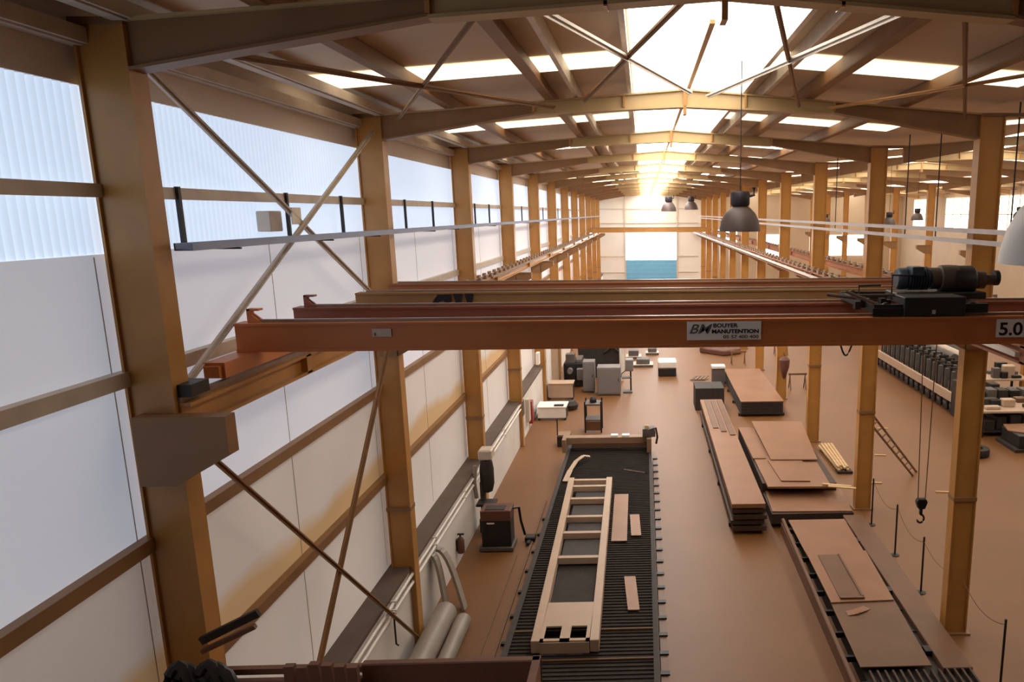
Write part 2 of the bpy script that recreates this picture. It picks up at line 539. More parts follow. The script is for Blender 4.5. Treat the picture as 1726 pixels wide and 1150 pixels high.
# ------------------------------------------------------------------ rafters
def rafter(y, label, c=RIDGE, group='rafters of the main hall', lift=0.0):
    r = thing('roof_rafter', label, 'rafter', (c, y, 9.0), group)
    tz = lambda x: zroof(x, c) - 0.20
    L, R_ = c - 4.71, c + 4.70
    y0, y1 = y, y + 0.2
    def web(poly, nm, m):
        MB().prism(poly, 'y', y + 0.06, y + 0.14).build(nm, m, r)
    for s, xe in ((-1, L), (1, R_)):
        xh = c + s * 2.35
        bh = MB()
        bh.prism([(xe, 8.68), (xh, 9.08), (xh, tz(xh)), (xe, tz(xe))], 'y', y + 0.05, y + 0.15)
        bh.prism([(xe, 8.66), (xh, 9.06), (xh, 9.085), (xe, 8.685)], 'y', y0, y1)
        bh.build('haunch', 'yellow_dk', r)
        bb = MB()
        z1 = 9.16 + lift
        bb.prism([(xh, 9.06), (c, z1), (c, tz(c)), (xh, tz(xh))], 'y', y + 0.05, y + 0.15)
        bb.prism([(xh, 9.045), (c, z1 - 0.015), (c, z1 + 0.012), (xh, 9.075)], 'y', y0, y1)
        bb.prism([(xh, tz(xh) - 0.025), (c, tz(c) - 0.025), (c, tz(c)), (xh, tz(xh))], 'y', y0, y1)
        bb.prism([(xe - s * -0.0, tz(xe) - 0.025), (xh, tz(xh) - 0.025), (xh, tz(xh)), (xe, tz(xe))], 'y', y0, y1)
        bb.build('rafter_beam', 'rafter', r)
        kp = MB().box(min(xe, xe + s * 0.42), max(xe, xe + s * 0.42), y + 0.0, y + 0.24, 9.0, tz(xe) - 0.0)
        kp.build('knee_plate', 'yellow_dk', r)
        MB().box(xh - 0.02, xh + 0.02, y0, y1, 9.08, tz(xh) - 0.025).build('stiffener', 'yellow', r)
        MB().box(c + s * 0.95 - 0.015, c + s * 0.95 + 0.015, y0, y1, 9.14, tz(c + s * 0.95) - 0.025).build('stiffener', 'yellow', r)
    MB().box(c - 0.025, c + 0.025, y - 0.0, y + 0.2, 9.04, tz(c) - 0.025).build('apex_plate', 'yellow', r)
    return r
r0 = rafter(FY[0], 'brown steel roof rafter above the platform, nearest in the main hall', lift=0.08)
r0 = rafter(FY[1], 'yellow steel roof rafter of the main hall, second from the platform')
for k in range(2, 12):
    dup(r0, (RIDGE, FY[k], 9.0), 'yellow steel roof rafter of the main hall, %s from the platform' % ORD[k])
for n, nm in ((1, 'of the hall with the racks'), (2, 'of the farthest hall beyond the racks')):
    for k in range(1, 12):
        dup(r0, (RIDGE + n * NAVE, FY[k], 9.0), 'yellow steel roof rafter %s, %s from the near end' % (nm, ORD[k - 1]), group='rafters ' + nm)

# purlins and eave members
for s, xs in ((-1, (-3.0, -1.45)), (1, (2.6, 4.1))):
    for i, x in enumerate(xs):
        z = zroof(x)
        b = MB().box(x - 0.05, x + 0.05, 2.0, YEND, z - 0.19, z - 0.01)
        b.box(x - 0.05, x + 0.10, 2.0, YEND, z - 0.20, z - 0.185)
        single('roof_purlin', b, 'yellow_dk', 'brown roof purlin under the %s slope, %s the ridge skylight' % ('wall side' if s < 0 else 'rack side', ('farther from' if (i == 0) == (s < 0) else 'nearer to')), 'purlin', (x, 2.0, z - 0.2))
for x, nm in ((-1.02, 'wall side'), (1.92, 'rack side')):
    z = zroof(x)
    b = MB().box(x - 0.03, x + 0.03, 2.0, YEND, z - 0.19, z - 0.01)
    single('roof_purlin', b, 'galv', 'pale narrow purlin beside the ridge skylight, %s' % nm, 'purlin', (x, 2.0, z - 0.2))
b = MB()
z = zroof(0.75) - 0.1
b.box(0.72, 0.78, 8.6, YEND - 0.3, z - 0.04, z)
single('ridge_bar', b, 'yellow', 'thin yellow bar running along the middle of the ridge skylight', 'purlin', (0.75, 6.8, z))
for i, (x, z) in enumerate(((-4.40, 8.86), (-4.02, 9.04))):
    b = MB().box(x - 0.06, x + 0.06, 2.0, YEND, z, z + 0.12)
    b.box(x - 0.10, x + 0.02, 2.0, YEND, z - 0.015, z)
    single('eave_beam', b, 'girt', ('dark eave member tight against the top of the white side wall', 'dark eave member one step in from the white side wall')[i], 'beam', (x, 2.0, z))

# ------------------------------------------------------------------ girts on the side wall
for i, (z, h, nm) in enumerate(((7.72, 0.07, 'pale wall rail high on the translucent band, just above the blue tray'),
                                (6.14, 0.09, 'pale wall rail at the height of the crane runway'),
                                (4.63, 0.09, 'brown wall rail just below the crane brackets'),
                                (3.10, 0.09, 'brown wall rail lowest on the white side wall, above the ledge'))):
    b = MB().box(-4.50, -4.40, Y0, YEND, z, z + h)
    b.box(-4.42, -4.40, Y0, YEND, z - 0.04, z)
    single('wall_rail', b, 'girt' if i < 2 else 'yellow_dk', nm, 'rail', (-4.45, Y0, z))

# blue cable tray with its hangers
b = MB()
b.box(-4.02, -3.86, 6.8, 72.0, 7.235, 7.25)
b.box(-4.02, -4.005, 6.8, 72.0, 7.25, 7.30)
b.box(-3.875, -3.86, 6.8, 72.0, 7.25, 7.30)
tr = single('cable_tray', b, 'tray', 'long blue-grey cable tray running past the columns along the white side wall', 'cable tray', (-3.94, 6.8, 7.235))
hn = None
for k in range(11):
    for j, dy in enumerate((1.05, 3.3, 5.05) if k == 0 else (2.1, 4.0)):
        y = FY[k] + dy
        lab = 'dark upright post between wall rail and blue tray, %s in the %s bay' % (ORD[j], ORD[k])
        if hn is None:
            b = MB().box(-4.41, -4.37, y - 0.02, y + 0.02, 7.22, 7.80)
            b.box(-4.41, -3.86, y - 0.015, y + 0.015, 7.215, 7.233)
            hn = single('tray_hanger', b, 'black', lab, 'post', (-4.39, y, 7.22), 'uprights behind the blue tray')
        else:
            dup(hn, (-4.39, y, 7.22), lab)
single('junction_box', MB().box(-4.53, -4.36, 9.32, 9.62, 7.34, 7.58), 'girt', 'small beige box on the wall behind the crossing of the braces', 'box', (-4.45, 9.55, 7.34), bevel=0.01)

# ------------------------------------------------------------------ braces
def brace(p, q, label, m='girt', w=0.07, up=(1, 0, 0), group=None):
    b = MB().bar(p, q, w, w * 0.4, up)
    n = Vector(up)
    b.bar(Vector(p) + n * w * 0.3, Vector(q) + n * w * 0.3, w * 0.2, w * 0.6, up)
    return single('diagonal_brace', b, m, label, 'brace', p, group)
brace((-4.22, 7.0, 8.80), (-4.22, 12.3, 6.22), 'upper wall brace falling from the near column top to the runway', 'girt')
brace((-4.16, 7.0, 6.06), (-4.16, 12.5, 8.78), 'upper wall brace rising from the runway to the second column top', 'girt')
brace((-4.20, 7.2, 5.30), (-4.00, 12.3, 0.33), 'lower wall brace falling from the crane bracket towards the grey ducts', 'yellow_dk', 0.06)
brace((-4.14, 12.35, 5.45), (-4.14, 8.6, 1.75), 'lower wall brace rising from the ledge to the second column', 'yellow_dk', 0.08)
gp = MB().box(-4.20, -4.18, 9.50, 9.74, 7.42, 7.62)
single('gusset_plate', gp, 'galv', 'pale bolted plate where the upper wall braces cross', 'plate', (-4.19, 9.6, 7.4))
def rbrace(x0, y0, x1, y1, label, m, w=0.07):
    z0, z1 = zroof(x0) - 0.33, zroof(x1) - 0.33
    return brace((x0, y0, z0), (x1, y1, z1), label, m, w, (0, 0, -1))
rbrace(-3.8, 7.2, -1.35, 12.4, 'dark roof brace from the near eave towards the second rafter, wall side', 'yellow_dk')
rbrace(-1.3, 6.7, -3.75, 12.45, 'thin brown roof brace crossing the wall side roof panel from the first rafter', 'yellow_dk', 0.05)
rbrace(-0.85, 6.7, 0.72, 12.0, 'pale roof brace running up to the ridge skylight from the first rafter', 'galv')
rbrace(0.40, 6.7, -0.85, 12.0, 'brown roof brace crossing the ridge skylight towards the second rafter', 'yellow_dk', 0.06)
rbrace(2.20, 6.75, 1.00, 12.2, 'pale roof brace slanting across the rack side of the ridge skylight', 'galv')
rbrace(1.10, 6.75, 2.45, 12.5, 'thin roof brace on the rack side crossing the pale one', 'yellow_dk', 0.05)
rbrace(2.75, 6.9, 5.0, 12.3, 'brown roof brace under the rack side slope, starting at the first rafter', 'yellow_dk', 0.05)
rbrace(5.0, 6.9, 2.9, 12.4, 'ochre roof brace under the rack side slope, starting at the eave', 'yellow', 0.05)

# ------------------------------------------------------------------ crane runways
def runway(xc, label, m, y0):
    r = thing('crane_runway', label, 'crane runway', (xc, y0, 5.70))
    MB().ibeam_y(xc, 0.2, 5.70, 5.94, y0, YEND - 0.4, 0.035, 0.05).build('runway_beam', m, r)
    MB().box(xc - 0.03, xc + 0.03, y0, YEND - 0.4, 5.94, 5.99).build('crane_rail', 'railsteel', r)
    s = MB()
    proto = None
    for i in range(90):
        y = 13.9 + i * 0.68
        if proto is None:
            b = MB()
            b.box(xc - 0.12, xc - 0.055, y, y + 0.22, 5.94, 6.03)
            b.box(xc + 0.055, xc + 0.12, y, y + 0.22, 5.94, 6.03)
            proto = b.build('rail_clip', 'dust', r)
        else:
            c = proto.copy()
            COL.objects.link(c)
            c.parent = r
            c.location.y = i * 0.68
    for k in range(12):
        if y0 <= FY[k] + 3:
            MB().box(xc - 0.1, xc + 0.1, FY[k] + 2.4, FY[k] + 2.52, 5.71, 5.93).build('web_stiffener', m, r)
    return r
rl = runway(-4.04, 'yellow crane runway on brackets along the white side wall', 'yellow', FY[0] + 0.05)
MB().box(-4.16, -3.92, FY[0] + 0.06, FY[0] + 0.34, 5.99, 6.10).build('end_buffer', 'black', rl)
rr = runway(4.66, 'brown crane runway on brackets along the columns between the halls', 'tanbrown', 3.0)
rq = runway(6.36, 'brown crane runway of the hall with the racks, behind the columns', 'tanbrown', 3.0)
cbm = MB().box(4.47, 4.53, 9, YEND - 0.5, 5.80, 5.86)
for k in range(23):
    cbm.box(4.52, 4.64, 10 + 3 * k, 10.05 + 3 * k, 5.81, 5.85)
single('conductor_bar', cbm, 'white', 'long white bar along the inner side of the brown runway', 'bar', (4.5, 9, 5.8))
single('conductor_bar', MB().box(-3.935, -3.88, 20, YEND - 0.5, 5.90, 5.95), 'dust', 'pale conductor bar along the far part of the yellow runway', 'bar', (-3.9, 20, 5.98))

# ------------------------------------------------------------------ overhead cranes
def crane(name_label, y0, gap, m1, m2, x0=-4.12, x1=4.75, z0=6.18, h=0.29, mc='orange', stops=True):
    r = thing('overhead_crane', name_label, 'overhead crane', (0.3, y0 + gap / 2, z0))
    for gy, m in ((y0, m1), (y0 + gap, m2)):
        b = MB()
        b.box(x0 + 0.02, x1, gy - 0.01, gy + 0.21, z0 + h - 0.025, z0 + h)          # top flange
        b.box(x0 + 0.02, x1, gy - 0.01, gy + 0.21, z0, z0 + 0.03)                    # bottom flange
        b.box(x0 + 0.02, x1, gy + 0.005, gy + 0.19, z0 + 0.03, z0 + h - 0.025)
        g = b.build('girder', m, r)
        MB().box(x0 + 0.15, x1, gy + 0.07, gy + 0.12, z0 + h, z0 + h + 0.03).build('trolley_rail', 'railsteel', g)
        if stops:
            s = MB()
            for dy in (0.05, 0.12):
                s.box(x0 + 0.13, x0 + 0.16, gy + dy, gy + dy + 0.025, z0 + h, z0 + h + 0.14)
                s.prism([(x0 + 0.16, z0 + h), (x0 + 0.27, z0 + h), (x0 + 0.16, z0 + h + 0.09)], 'y', gy + dy, gy + dy + 0.025)
            s.box(x0 + 0.13, x0 + 0.25, gy + 0.05, gy + 0.145, z0 + h + 0.12, z0 + h + 0.14)
            s.build('end_stop', m, g)
    for xc in (-4.04, 4.66):
        b = MB().box(xc - 0.10, xc + 0.10, y0 - 0.55, y0 + gap + 0.75, 6.03, z0 - 0.002)
        ec = b.build('end_carriage', mc, r)
        MB().box(xc - 0.07, xc + 0.07, y0 - 0.60, y0 - 0.552, 6.04, 6.15).build('buffer', mc, ec)
        for yy in (y0 - 0.38, y0 + gap + 0.55):
            MB().lathe([(0.01, -0.03), (0.07, -0.03), (0.07, 0.03), (0.01, 0.03)], (xc, yy, 6.062), 16, 'x').build('wheel', 'black', ec, smooth=True)
    return r
c1 = crane('orange double girder overhead crane in front with the rating plates', 7.76, 1.32, 'orange', 'redbrown')
def plate(x0, x1, z0, z1, y=7.755, t=0.006):
    return MB().box(x0, x1, y - t, y, z0, z1)
sp_ = plate(0.43, 1.19, 6.255, 6.445).build('sign_plate', 'sign', c1)
lettering('lettering', 'BM', 0.135, (0.455, 7.747, 6.325), 'inkgrey', sp_, 0.235, 0.35, 0.002)
lettering('lettering', 'BOUYER', 0.058, (0.70, 7.747, 6.385), 'ink', sp_, 0.25, 0, 0.0015)
lettering('lettering', 'MANUTENTION', 0.055, (0.685, 7.747, 6.325), 'ink', sp_, 0.48, 0, 0.002)
lettering('lettering', '05 57 400 400', 0.045, (0.80, 7.747, 6.272), 'inktan', sp_, 0.365, 0, 0.0015)
sp2 = plate(3.63, 4.02, 6.25, 6.44).build('rating_plate', 'sign', c1)
lettering('lettering', '5.0', 0.185, (3.66, 7.747, 6.275), 'ink', sp2, 0.245, 0, 0.004)
sp3 = plate(-2.74, -2.55, 6.325, 6.405).build('small_plate', 'girt', c1)
plate(-2.72, -2.70, 6.335, 6.365, 7.749).build('plate_mark', 'redbrown', sp3)

c2 = crane('mustard and tan double girder overhead crane behind the orange one', 11.05, 1.45, 'mustard', 'tanbrown', z0=6.17, h=0.27, mc='mustard', stops=False)
mk = MB()
mk.prism([(-3.05, 6.25), (-2.94, 6.41), (-2.83, 6.41), (-2.75, 6.41), (-2.75, 6.30), (-2.83, 6.28), (-2.86, 6.33), (-2.92, 6.31), (-2.95, 6.25)], 'y', 11.035, 11.045)
mk.prism([(-2.72, 6.42), (-2.58, 6.42), (-2.62, 6.26), (-2.68, 6.26)], 'y', 11.035, 11.045)
mk.prism([(-2.56, 6.42), (-2.43, 6.42), (-2.46, 6.26), (-2.52, 6.26)], 'y', 11.035, 11.045)
mk.build('painted_mark', 'ink', c2)
c3 = crane('pale yellow overhead crane standing far down the main hall', 58.0, 1.6, 'yellow', 'cream', z0=6.12, h=0.32, mc='yellow', stops=False)

# hoist trolley on the orange crane
t = thing('hoist_trolley', 'black hoist trolley with motor riding on the orange crane', 'hoist trolley', (3.1, 8.5, 6.5))
zb = 6.505
MB().box(2.36, 3.55, 7.80, 7.86, zb + 0.0, zb + 0.09).box(2.36, 3.55, 9.12, 9.2, zb, zb + 0.09).box(2.36, 2.44, 7.86, 9.12, zb, zb + 0.08).box(3.47, 3.55, 7.86, 9.12, zb, zb + 0.08).box(2.9, 2.98, 7.86, 9.12, zb, zb + 0.08).build('trolley_frame', 'darkgreen', t)
MB().box(2.66, 3.30, 7.76, 7.80, 6.475, 6.67).box(2.66, 3.30, 7.80, 8.12, zb + 0.09, 6.67).build('control_box', 'darkgreen', t, 0.006)
MB().box(2.95, 2.985, 7.752, 7.759, 6.50, 6.54).build('name_plate', 'girt', t)
MB().box(2.34, 2.66, 7.77, 7.80, 6.475, 6.56).build('wheel_guard', 'black', t)
mo = MB()
mo.lathe([(0.02, 0), (0.10, 0.0), (0.12, 0.03), (0.12, 0.10), (0.105, 0.12)] + [q for i in range(8) for q in ((0.13, 0.12 + i * 0.03), (0.13, 0.135 + i * 0.03), (0.105, 0.137 + i * 0.03), (0.105, 0.148 + i * 0.03))] + [(0.10, 0.37), (0.02, 0.37)], (2.80, 8.5, 6.80), 20, 'x')
mo.build('motor', 'bluegrey', t, smooth=True)
MB().box(2.92, 3.05, 8.32, 8.5, 6.84, 6.94).build('terminal_box', 'bluegrey', t, 0.006)
MB().lathe([(0.02, 0), (0.12, 0), (0.12, 0.10), (0.145, 0.11), (0.15, 0.20), (0.145, 0.30), (0.02, 0.30)], (3.18, 8.5, 6.80), 24, 'x').build('rope_drum', 'lamp', t, smooth=True)
MB().lathe([(0.02, 0), (0.16, 0), (0.16, 0.22), (0.14, 0.25), (0.02, 0.25)], (3.42, 8.5, 6.78), 24, 'x').build('gearbox', 'black', t, smooth=True)
MB().lathe([(0.02, 0), (0.10, 0), (0.10, 0.12), (0.06, 0.13), (0.06, 0.26), (0.02, 0.26)], (3.67, 8.5, 6.78), 20, 'x').build('brake', 'lamp', t, smooth=True)
MB().lathe([(0.02, 0), (0.085, 0), (0.085, 0.05), (0.02, 0.05)], (3.90, 8.5, 6.80), 20, 'x').build('hand_wheel', 'black', t, smooth=True)
MB().box(2.75, 3.75, 8.30, 8.70, zb + 0.08, 6.66).build('motor_bed', 'darkgreen', t, 0.01)
arms = MB()
arms.tube([(2.10, 7.95, 6.72), (2.45, 7.83, 6.57)], 0.018, 8)
arms.tube([(2.06, 8.6, 6.62), (2.45, 8.5, 6.58)], 0.02, 8)
arms.tube([(2.2, 8.1, 6.66), (2.75, 8.1, 6.66)], 0.015, 8)
arms.tube([(2.35, 8.35, 6.59), (2.35, 8.35, 6.74), (2.6, 8.4, 6.74)], 0.015, 8)
arms.build('collector_arm', 'lamp', t, smooth=True)
MB().tube([(2.68, 8.25, 6.6), (2.68, 8.25, 6.86), (2.95, 8.28, 6.85)], 0.012, 8).build('handle', 'black', t)
for i in range(5):
    MB().box(2.22 + i * 0.09, 2.28 + i * 0.09, 8.0 + 0.13 * (i % 3), 8.10 + 0.13 * (i % 3), zb + 0.02, zb + 0.10 + 0.03 * (i % 2)).build('relay_block', 'black', t)
wp = None
for x in (2.5, 3.4):
    for y in (7.855, 9.175):
        if wp is None:
            wp = MB().lathe([(0.01, -0.025), (0.055, -0.025), (0.055, 0.025), (0.01, 0.025)], (x, y, 6.555), 16, 'y').build('wheel', 'black', t, smooth=True)
            w0 = (x, y)
        else:
            c = wp.copy(); COL.objects.link(c); c.parent = t; c.location.x += x - w0[0]; c.location.y += y - w0[1]

h = thing('hook_block', 'dark crane hook block hanging on thin ropes by the columns', 'crane hook', (3.45, 8.95, 3.68))
for dx in (-0.045, 0.045):
    MB().tube([(3.42 + dx, 8.95, 4.0), (3.40 + dx * 2, 8.95, 6.50)], 0.006, 6).build('rope', 'rope', h)
MB().prism([(3.37, 4.03), (3.47, 4.03), (3.49, 3.99), (3.46, 3.90), (3.38, 3.90), (3.35, 3.99)], 'y', 8.91, 8.99).build('block', 'black', h, 0.008)
MB().box(3.405, 3.435, 8.93, 8.97, 3.82, 3.90).build('swivel', 'black', h)
hk = [(3.42 + 0.045 * math.cos(a), 8.95, 3.765 + 0.055 * math.sin(a)) for a in [PI * (0.5 - i / 7 * 1.45) for i in range(8)]]
MB().tube([(3.42, 8.95, 3.83)] + hk, [0.014] * 8 + [0.005], 8).build('hook', 'black', h, smooth=True)
lp = [(2.07 + 0.14 * i / 8, 8.0, 6.18 - 0.15 * math.sin(PI * i / 8)) for i in range(9)]
single('cable_loop', MB().tube(lp, 0.01, 8), 'black', 'small black cable loop hanging under the orange crane girder', 'cable', (2.14, 8.0, 6.18), smooth=True)

# ------------------------------------------------------------------ pendant lamps
def lamp(x, y, z, s, label, zt, group='bell lamps', paint='lamp'):
    r = thing('pendant_lamp', label, 'lamp', (x, y, z), group)
    prof = [(0.30, 0), (0.295, 0.05), (0.27, 0.16), (0.22, 0.26), (0.15, 0.33), (0.10, 0.36), (0.09, 0.365), (0.14, 0.32), (0.21, 0.25), (0.26, 0.15), (0.285, 0.05), (0.29, 0)]
    pr_ = [(a * s, b * s) for a, b in prof]
    MB().lathe(pr_[:6] + [(0.001, 0.365 * s)], (x, y, z), 28).build('lamp_shade', paint, r, smooth=True)
    MB().lathe([(a * s, b * s) for a, b in ((0.12, 0.36), (0.14, 0.39), (0.14, 0.54), (0.12, 0.57), (0.001, 0.57))], (x, y, z), 20).build('ballast_box', 'lampdk', r, smooth=True)
    MB().tube([(x + 0.12 * s, y, z + 0.5 * s), (x + 0.2 * s, y, z + 0.52 * s), (x + 0.2 * s, y, z + 0.62 * s)], 0.025 * s, 8).build('bracket', 'lampdk', r)
    MB().tube([(x, y, z + 0.57 * s), (x, y, zt)], 0.008, 6).build('suspension_rod', 'lampdk', r)
    return r
lamp(1.36, 11.0, 7.27, 0.97, 'big grey bell lamp hanging over the aisle behind the cranes', zroof(1.36) - 0.01)
lamp(2.76, 5.0, 7.19, 1.36, 'large pale grey bell lamp near the trolley, cut by the picture edge', zroof(2.76) - 0.01, 'bell lamps', 'sign')
lamp(1.3, 40.0, 7.6, 1.3, 'pale bell lamp far down the main hall, on the wall side of its pair', zroof(1.3) - 0.01)
lamp(2.75, 45.0, 7.7, 1.3, 'pale bell lamp far down the main hall, nearer the columns', zroof(2.75) - 0.01)
for i, (x, y, z) in enumerate(((12.0, 34.0, 7.15), (9.5, 30.0, 7.0), (10.8, 46.0, 6.9), (17.5, 36.0, 7.2))):
    lamp(x, y, z, 0.9, 'small dark bell lamp hanging in the hall with the racks, %s of four' % ORD[i], zroof(x, RIDGE + (NAVE if x < 15.9 else 2 * NAVE)) - 0.01)
for i, (x, y) in enumerate(((6.05, 17.9), (6.05, 16.0), (6.05, 12.7), (6.05, 24.5), (6.05, 27.5))):
    single('hanging_rod', MB().tube([(x, y, 7.0), (x, y, zroof(x, RIDGE + NAVE) - 0.005)], 0.014, 8), 'lampdk', 'thin dark rod holding the grey pipes behind the columns, %s' % ('by the third column', 'between second and third columns', 'by the second column', 'by the fourth column', 'beyond the fourth column')[i], 'rod', (x, y, 7.0))
for i, (z, x) in enumerate(((7.21, 5.26), (7.04, 5.26))):
    b = MB().box(x - 0.045, x + 0.045, 6.0, 72, z - 0.025, z + 0.025)
    b.box(x - 0.045, x - 0.03, 6.0, 72, z + 0.025, z + 0.05)
    single('cable_tray', b, 'conduit', ('upper of the two pale cable trays along the columns between the halls', 'lower of the two pale cable trays along the columns between the halls')[i], 'cable tray', (x, 6, z))

# ------------------------------------------------------------------ pipes and things on the side wall
for i, z in enumerate((1.40, 1.25)):
    b = MB().tube([(-4.09, 7.0, z), (-4.09, 25.0, z)], 0.028, 10)
    for y in (9, 11.5, 14, 16.5, 19, 21.5):
        b.box(-4.15, -4.05, y, y + 0.03, z - 0.04, z + 0.04)
    single('wall_pipe', b, 'white', ('upper of two white pipes along the low wall under the ledge', 'lower of two white pipes along the low wall under the ledge')[i], 'pipe', (-4.09, 7, z), smooth=True)
single('drop_pipe', MB().tube([(-4.06, 11.4, 1.3), (-4.06, 11.4, 0.75), (-4.02, 11.4, 0.72)], 0.015, 8), 'black', 'short dark drop pipe below the white pipes', 'pipe', (-4.06, 11.4, 1.3))
fe = thing('fire_extinguisher', 'small dark red extinguisher on the low white wall', 'extinguisher', (-4.06, 15.8, 0.28))
MB().lathe([(0.01, 0.28), (0.075, 0.29), (0.08, 0.34), (0.08, 0.58), (0.05, 0.64), (0.02, 0.66), (0.02, 0.70)], (-4.06, 15.8, 0), 16).build('body', 'redbox', fe, smooth=True)
MB().box(-4.12, -3.98, 15.78, 15.82, 0.70, 0.73).build('handle', 'black', fe)
MB().box(-4.15, -4.12, 15.74, 15.86, 0.35, 0.6).build('wall_bracket', 'black', fe)

# fan and machine beside the wall
mc = thing('welding_cart', 'dark red and black cabinet machine standing by the white low wall', 'machine', (-3.4, 16.7, 0))
MB().box(-3.75, -3.09, 16.47, 16.95, 0.10, 0.72).build('body', 'black', mc, 0.015)
MB().box(-3.76, -3.08, 16.46, 16.96, 0.72, 0.97).build('top_box', 'redbox', mc, 0.015)
MB().box(-3.66, -3.22, 16.52, 16.78, 0.97, 0.985).build('top_tray', 'dark', mc)
MB().box(-3.80, -3.04, 16.40, 17.0, 0.03, 0.10).build('base', 'greydk', mc)
MB().box(-3.62, -3.45, 16.445, 16.46, 0.66, 0.69).build('label_plate', 'sign', mc)
for x in (-3.7, -3.14):
    for y in (16.48, 16.92):
        MB().lathe([(0.01, -0.02), (0.04, -0.02), (0.04, 0.02), (0.01, 0.02)], (x, y, 0.04), 12, 'x').build('wheel', 'rubber', mc)
MB().tube([(-3.08, 16.8, 0.9), (-2.96, 16.9, 0.88), (-2.94, 17.0, 0.5), (-2.88, 17.1, 0.12)], 0.03, 8).build('hose', 'black', mc, smooth=True)
vl = single('hand_tool', MB().box(-2.86, -2.62, 16.9, 17.15, 0, 0.12).box(-2.8, -2.7, 16.7, 16.9, 0.02, 0.08), 'black', 'small black tool lying on the floor beside the cabinet machine', 'tool', (-2.75, 17, 0), bevel=0.02)
pm = thing('pedestal_machine', 'dark upright drill-like machine on the wall behind the cabinet machine', 'machine', (-3.85, 17.7, 0))
MB().box(-4.02, -3.68, 17.5, 17.9, 0, 0.35).build('foot', 'black', pm, 0.02)
MB().tube([(-3.95, 17.75, 0.3), (-3.95, 17.75, 1.2)], 0.07, 12).build('post', 'greydk', pm, smooth=True)
MB().lathe([(0.02, 0.95), (0.12, 1.0), (0.17, 1.2), (0.17, 1.55), (0.14, 1.75), (0.05, 1.82)], (-3.82, 17.7, 0), 16).build('head', 'dark', pm, smooth=True)
MB().box(-3.98, -3.66, 17.55, 17.95, 1.80, 2.05).build('motor_cover', 'girt', pm, 0.03)
MB().box(-4.05, -3.6, 17.35, 17.75, 0.72, 0.78).build('work_table', 'black', pm, 0.01)
MB().tube([(-4.05, 17.5, 0.9), (-4.08, 17.45, 1.3), (-4.04, 17.5, 1.7)], 0.05, 10).build('duct', 'pipegrey', pm, smooth=True)

# grey ducts lying along the wall and the arched offcuts
for i, (x, z, y0, y1, r) in enumerate(((-3.80, 0.21, 10.6, 13.38, 0.21), (-3.43, 0.14, 10.4, 13.2, 0.14))):
    b = MB().tube([(x, y0, z), (x, y1, z)], r, 20, True)
    single('grey_duct', b, 'pipegrey', ('thick grey duct lying on the floor against the low wall', 'thinner grey duct lying beside the thick one')[i], 'duct', (x, y0, 0), smooth=True)
def arch(x0, y0, lean, label):
    b = MB()
    pts = []
    for i in range(9):
        tt = i / 8
        pts.append((x0 + lean * (1 - tt) ** 1.0 * 1.0, y0 + 0.25 * math.sin(tt * PI / 2), 1.15 * math.sin(tt * PI / 2)))
    for a, c in zip(pts[:-1], pts[1:]):
        b.bar(a, (c[0], c[1], c[2]), 0.26, 0.05, (1, 0, 0))
    return single('curved_offcut', b, 'pipegrey', label, 'offcut', (x0 + lean, y0, 0))
arch(-4.08, 13.86, 0.52, 'curved grey panel leaning on the low wall, its foot on the floor')
arch(-4.10, 13.58, 0.28, 'second curved grey panel leaning closer to the low wall')

# ------------------------------------------------------------------ cutting table with its gantry
ct = thing('cutting_table', 'long dark cutting table with grate top beside the aisle', 'cutting table', (-1.08, 16.7, 0))
X0, X1, TY0, TY1, TZ = -2.38, 0.16, 9.6, 22.9, 0.55
MB().box(X0, X1, TY0, TY1, 0, TZ - 0.035).build('base', 'bed', ct)
b = MB()
b.box(X0, X0 + 0.10, TY0, TY1, TZ - 0.12, TZ)
b.box(X1 - 0.08, X1, TY0, TY1, TZ - 0.12, TZ)
b.box(X0, X1, TY1 - 0.08, TY1, TZ - 0.12, TZ)
b.build('rim', 'dark', ct)
b = MB()
y = TY0 + 0.05
while y < TY1 - 0.1:
    b.box(X0 + 0.10, X1 - 0.08, y, y + 0.012, TZ - 0.06, TZ - 0.015)
    y += 0.11
b.build('grate_slats', 'bed', ct)
for y in (10.35, 11.15, 12.05):
    MB().bar((X0 + 0.10, y, TZ - 0.016), (X1 - 0.08, y + 0.02, TZ - 0.016), 0.03, 0.03).build('cross_bar', 'rope', ct)
rb = MB().box(0.20, 0.32, 9.6, 22.9, 0.0, 0.28)
drg = thing('cable_chain', 'brown cable channel with dark clips along the aisle side of the cutting table', 'cable channel', (0.27, 9.6, 0))
rb.build('channel', 'sheet2', drg)
cp_ = None
for i in range(22):
    y = 9.9 + i * 0.58
    b = MB().box(0.19, 0.34, y, y + 0.10, 0.28, 0.31) if cp_ is None else None
    if cp_ is None:
        cp_ = b.build('clip', 'black', drg)
    else:
        c = cp_.copy(); COL.objects.link(c); c.parent = drg; c.location.y = i * 0.58

single('floor_rail', MB().box(-2.72, -2.66, 9.6, 19.5, 0, 0.04).box(-2.95, -2.92, 9.6, 16.2, 0, 0.015), 'rope', 'thin brown rail on the floor beside the wall side of the cutting table', 'rail', (-2.7, 9.6, 0))
for i in range(9):
    y = 10.6 + i * 0.95
    single('floor_bolt', MB().box(-2.62, -2.54, y, y + 0.08, 0, 0.05), 'black', 'small dark anchor block on the floor by the table rail', 'block', (-2.58, y, 0), 'anchor blocks beside the table rail')

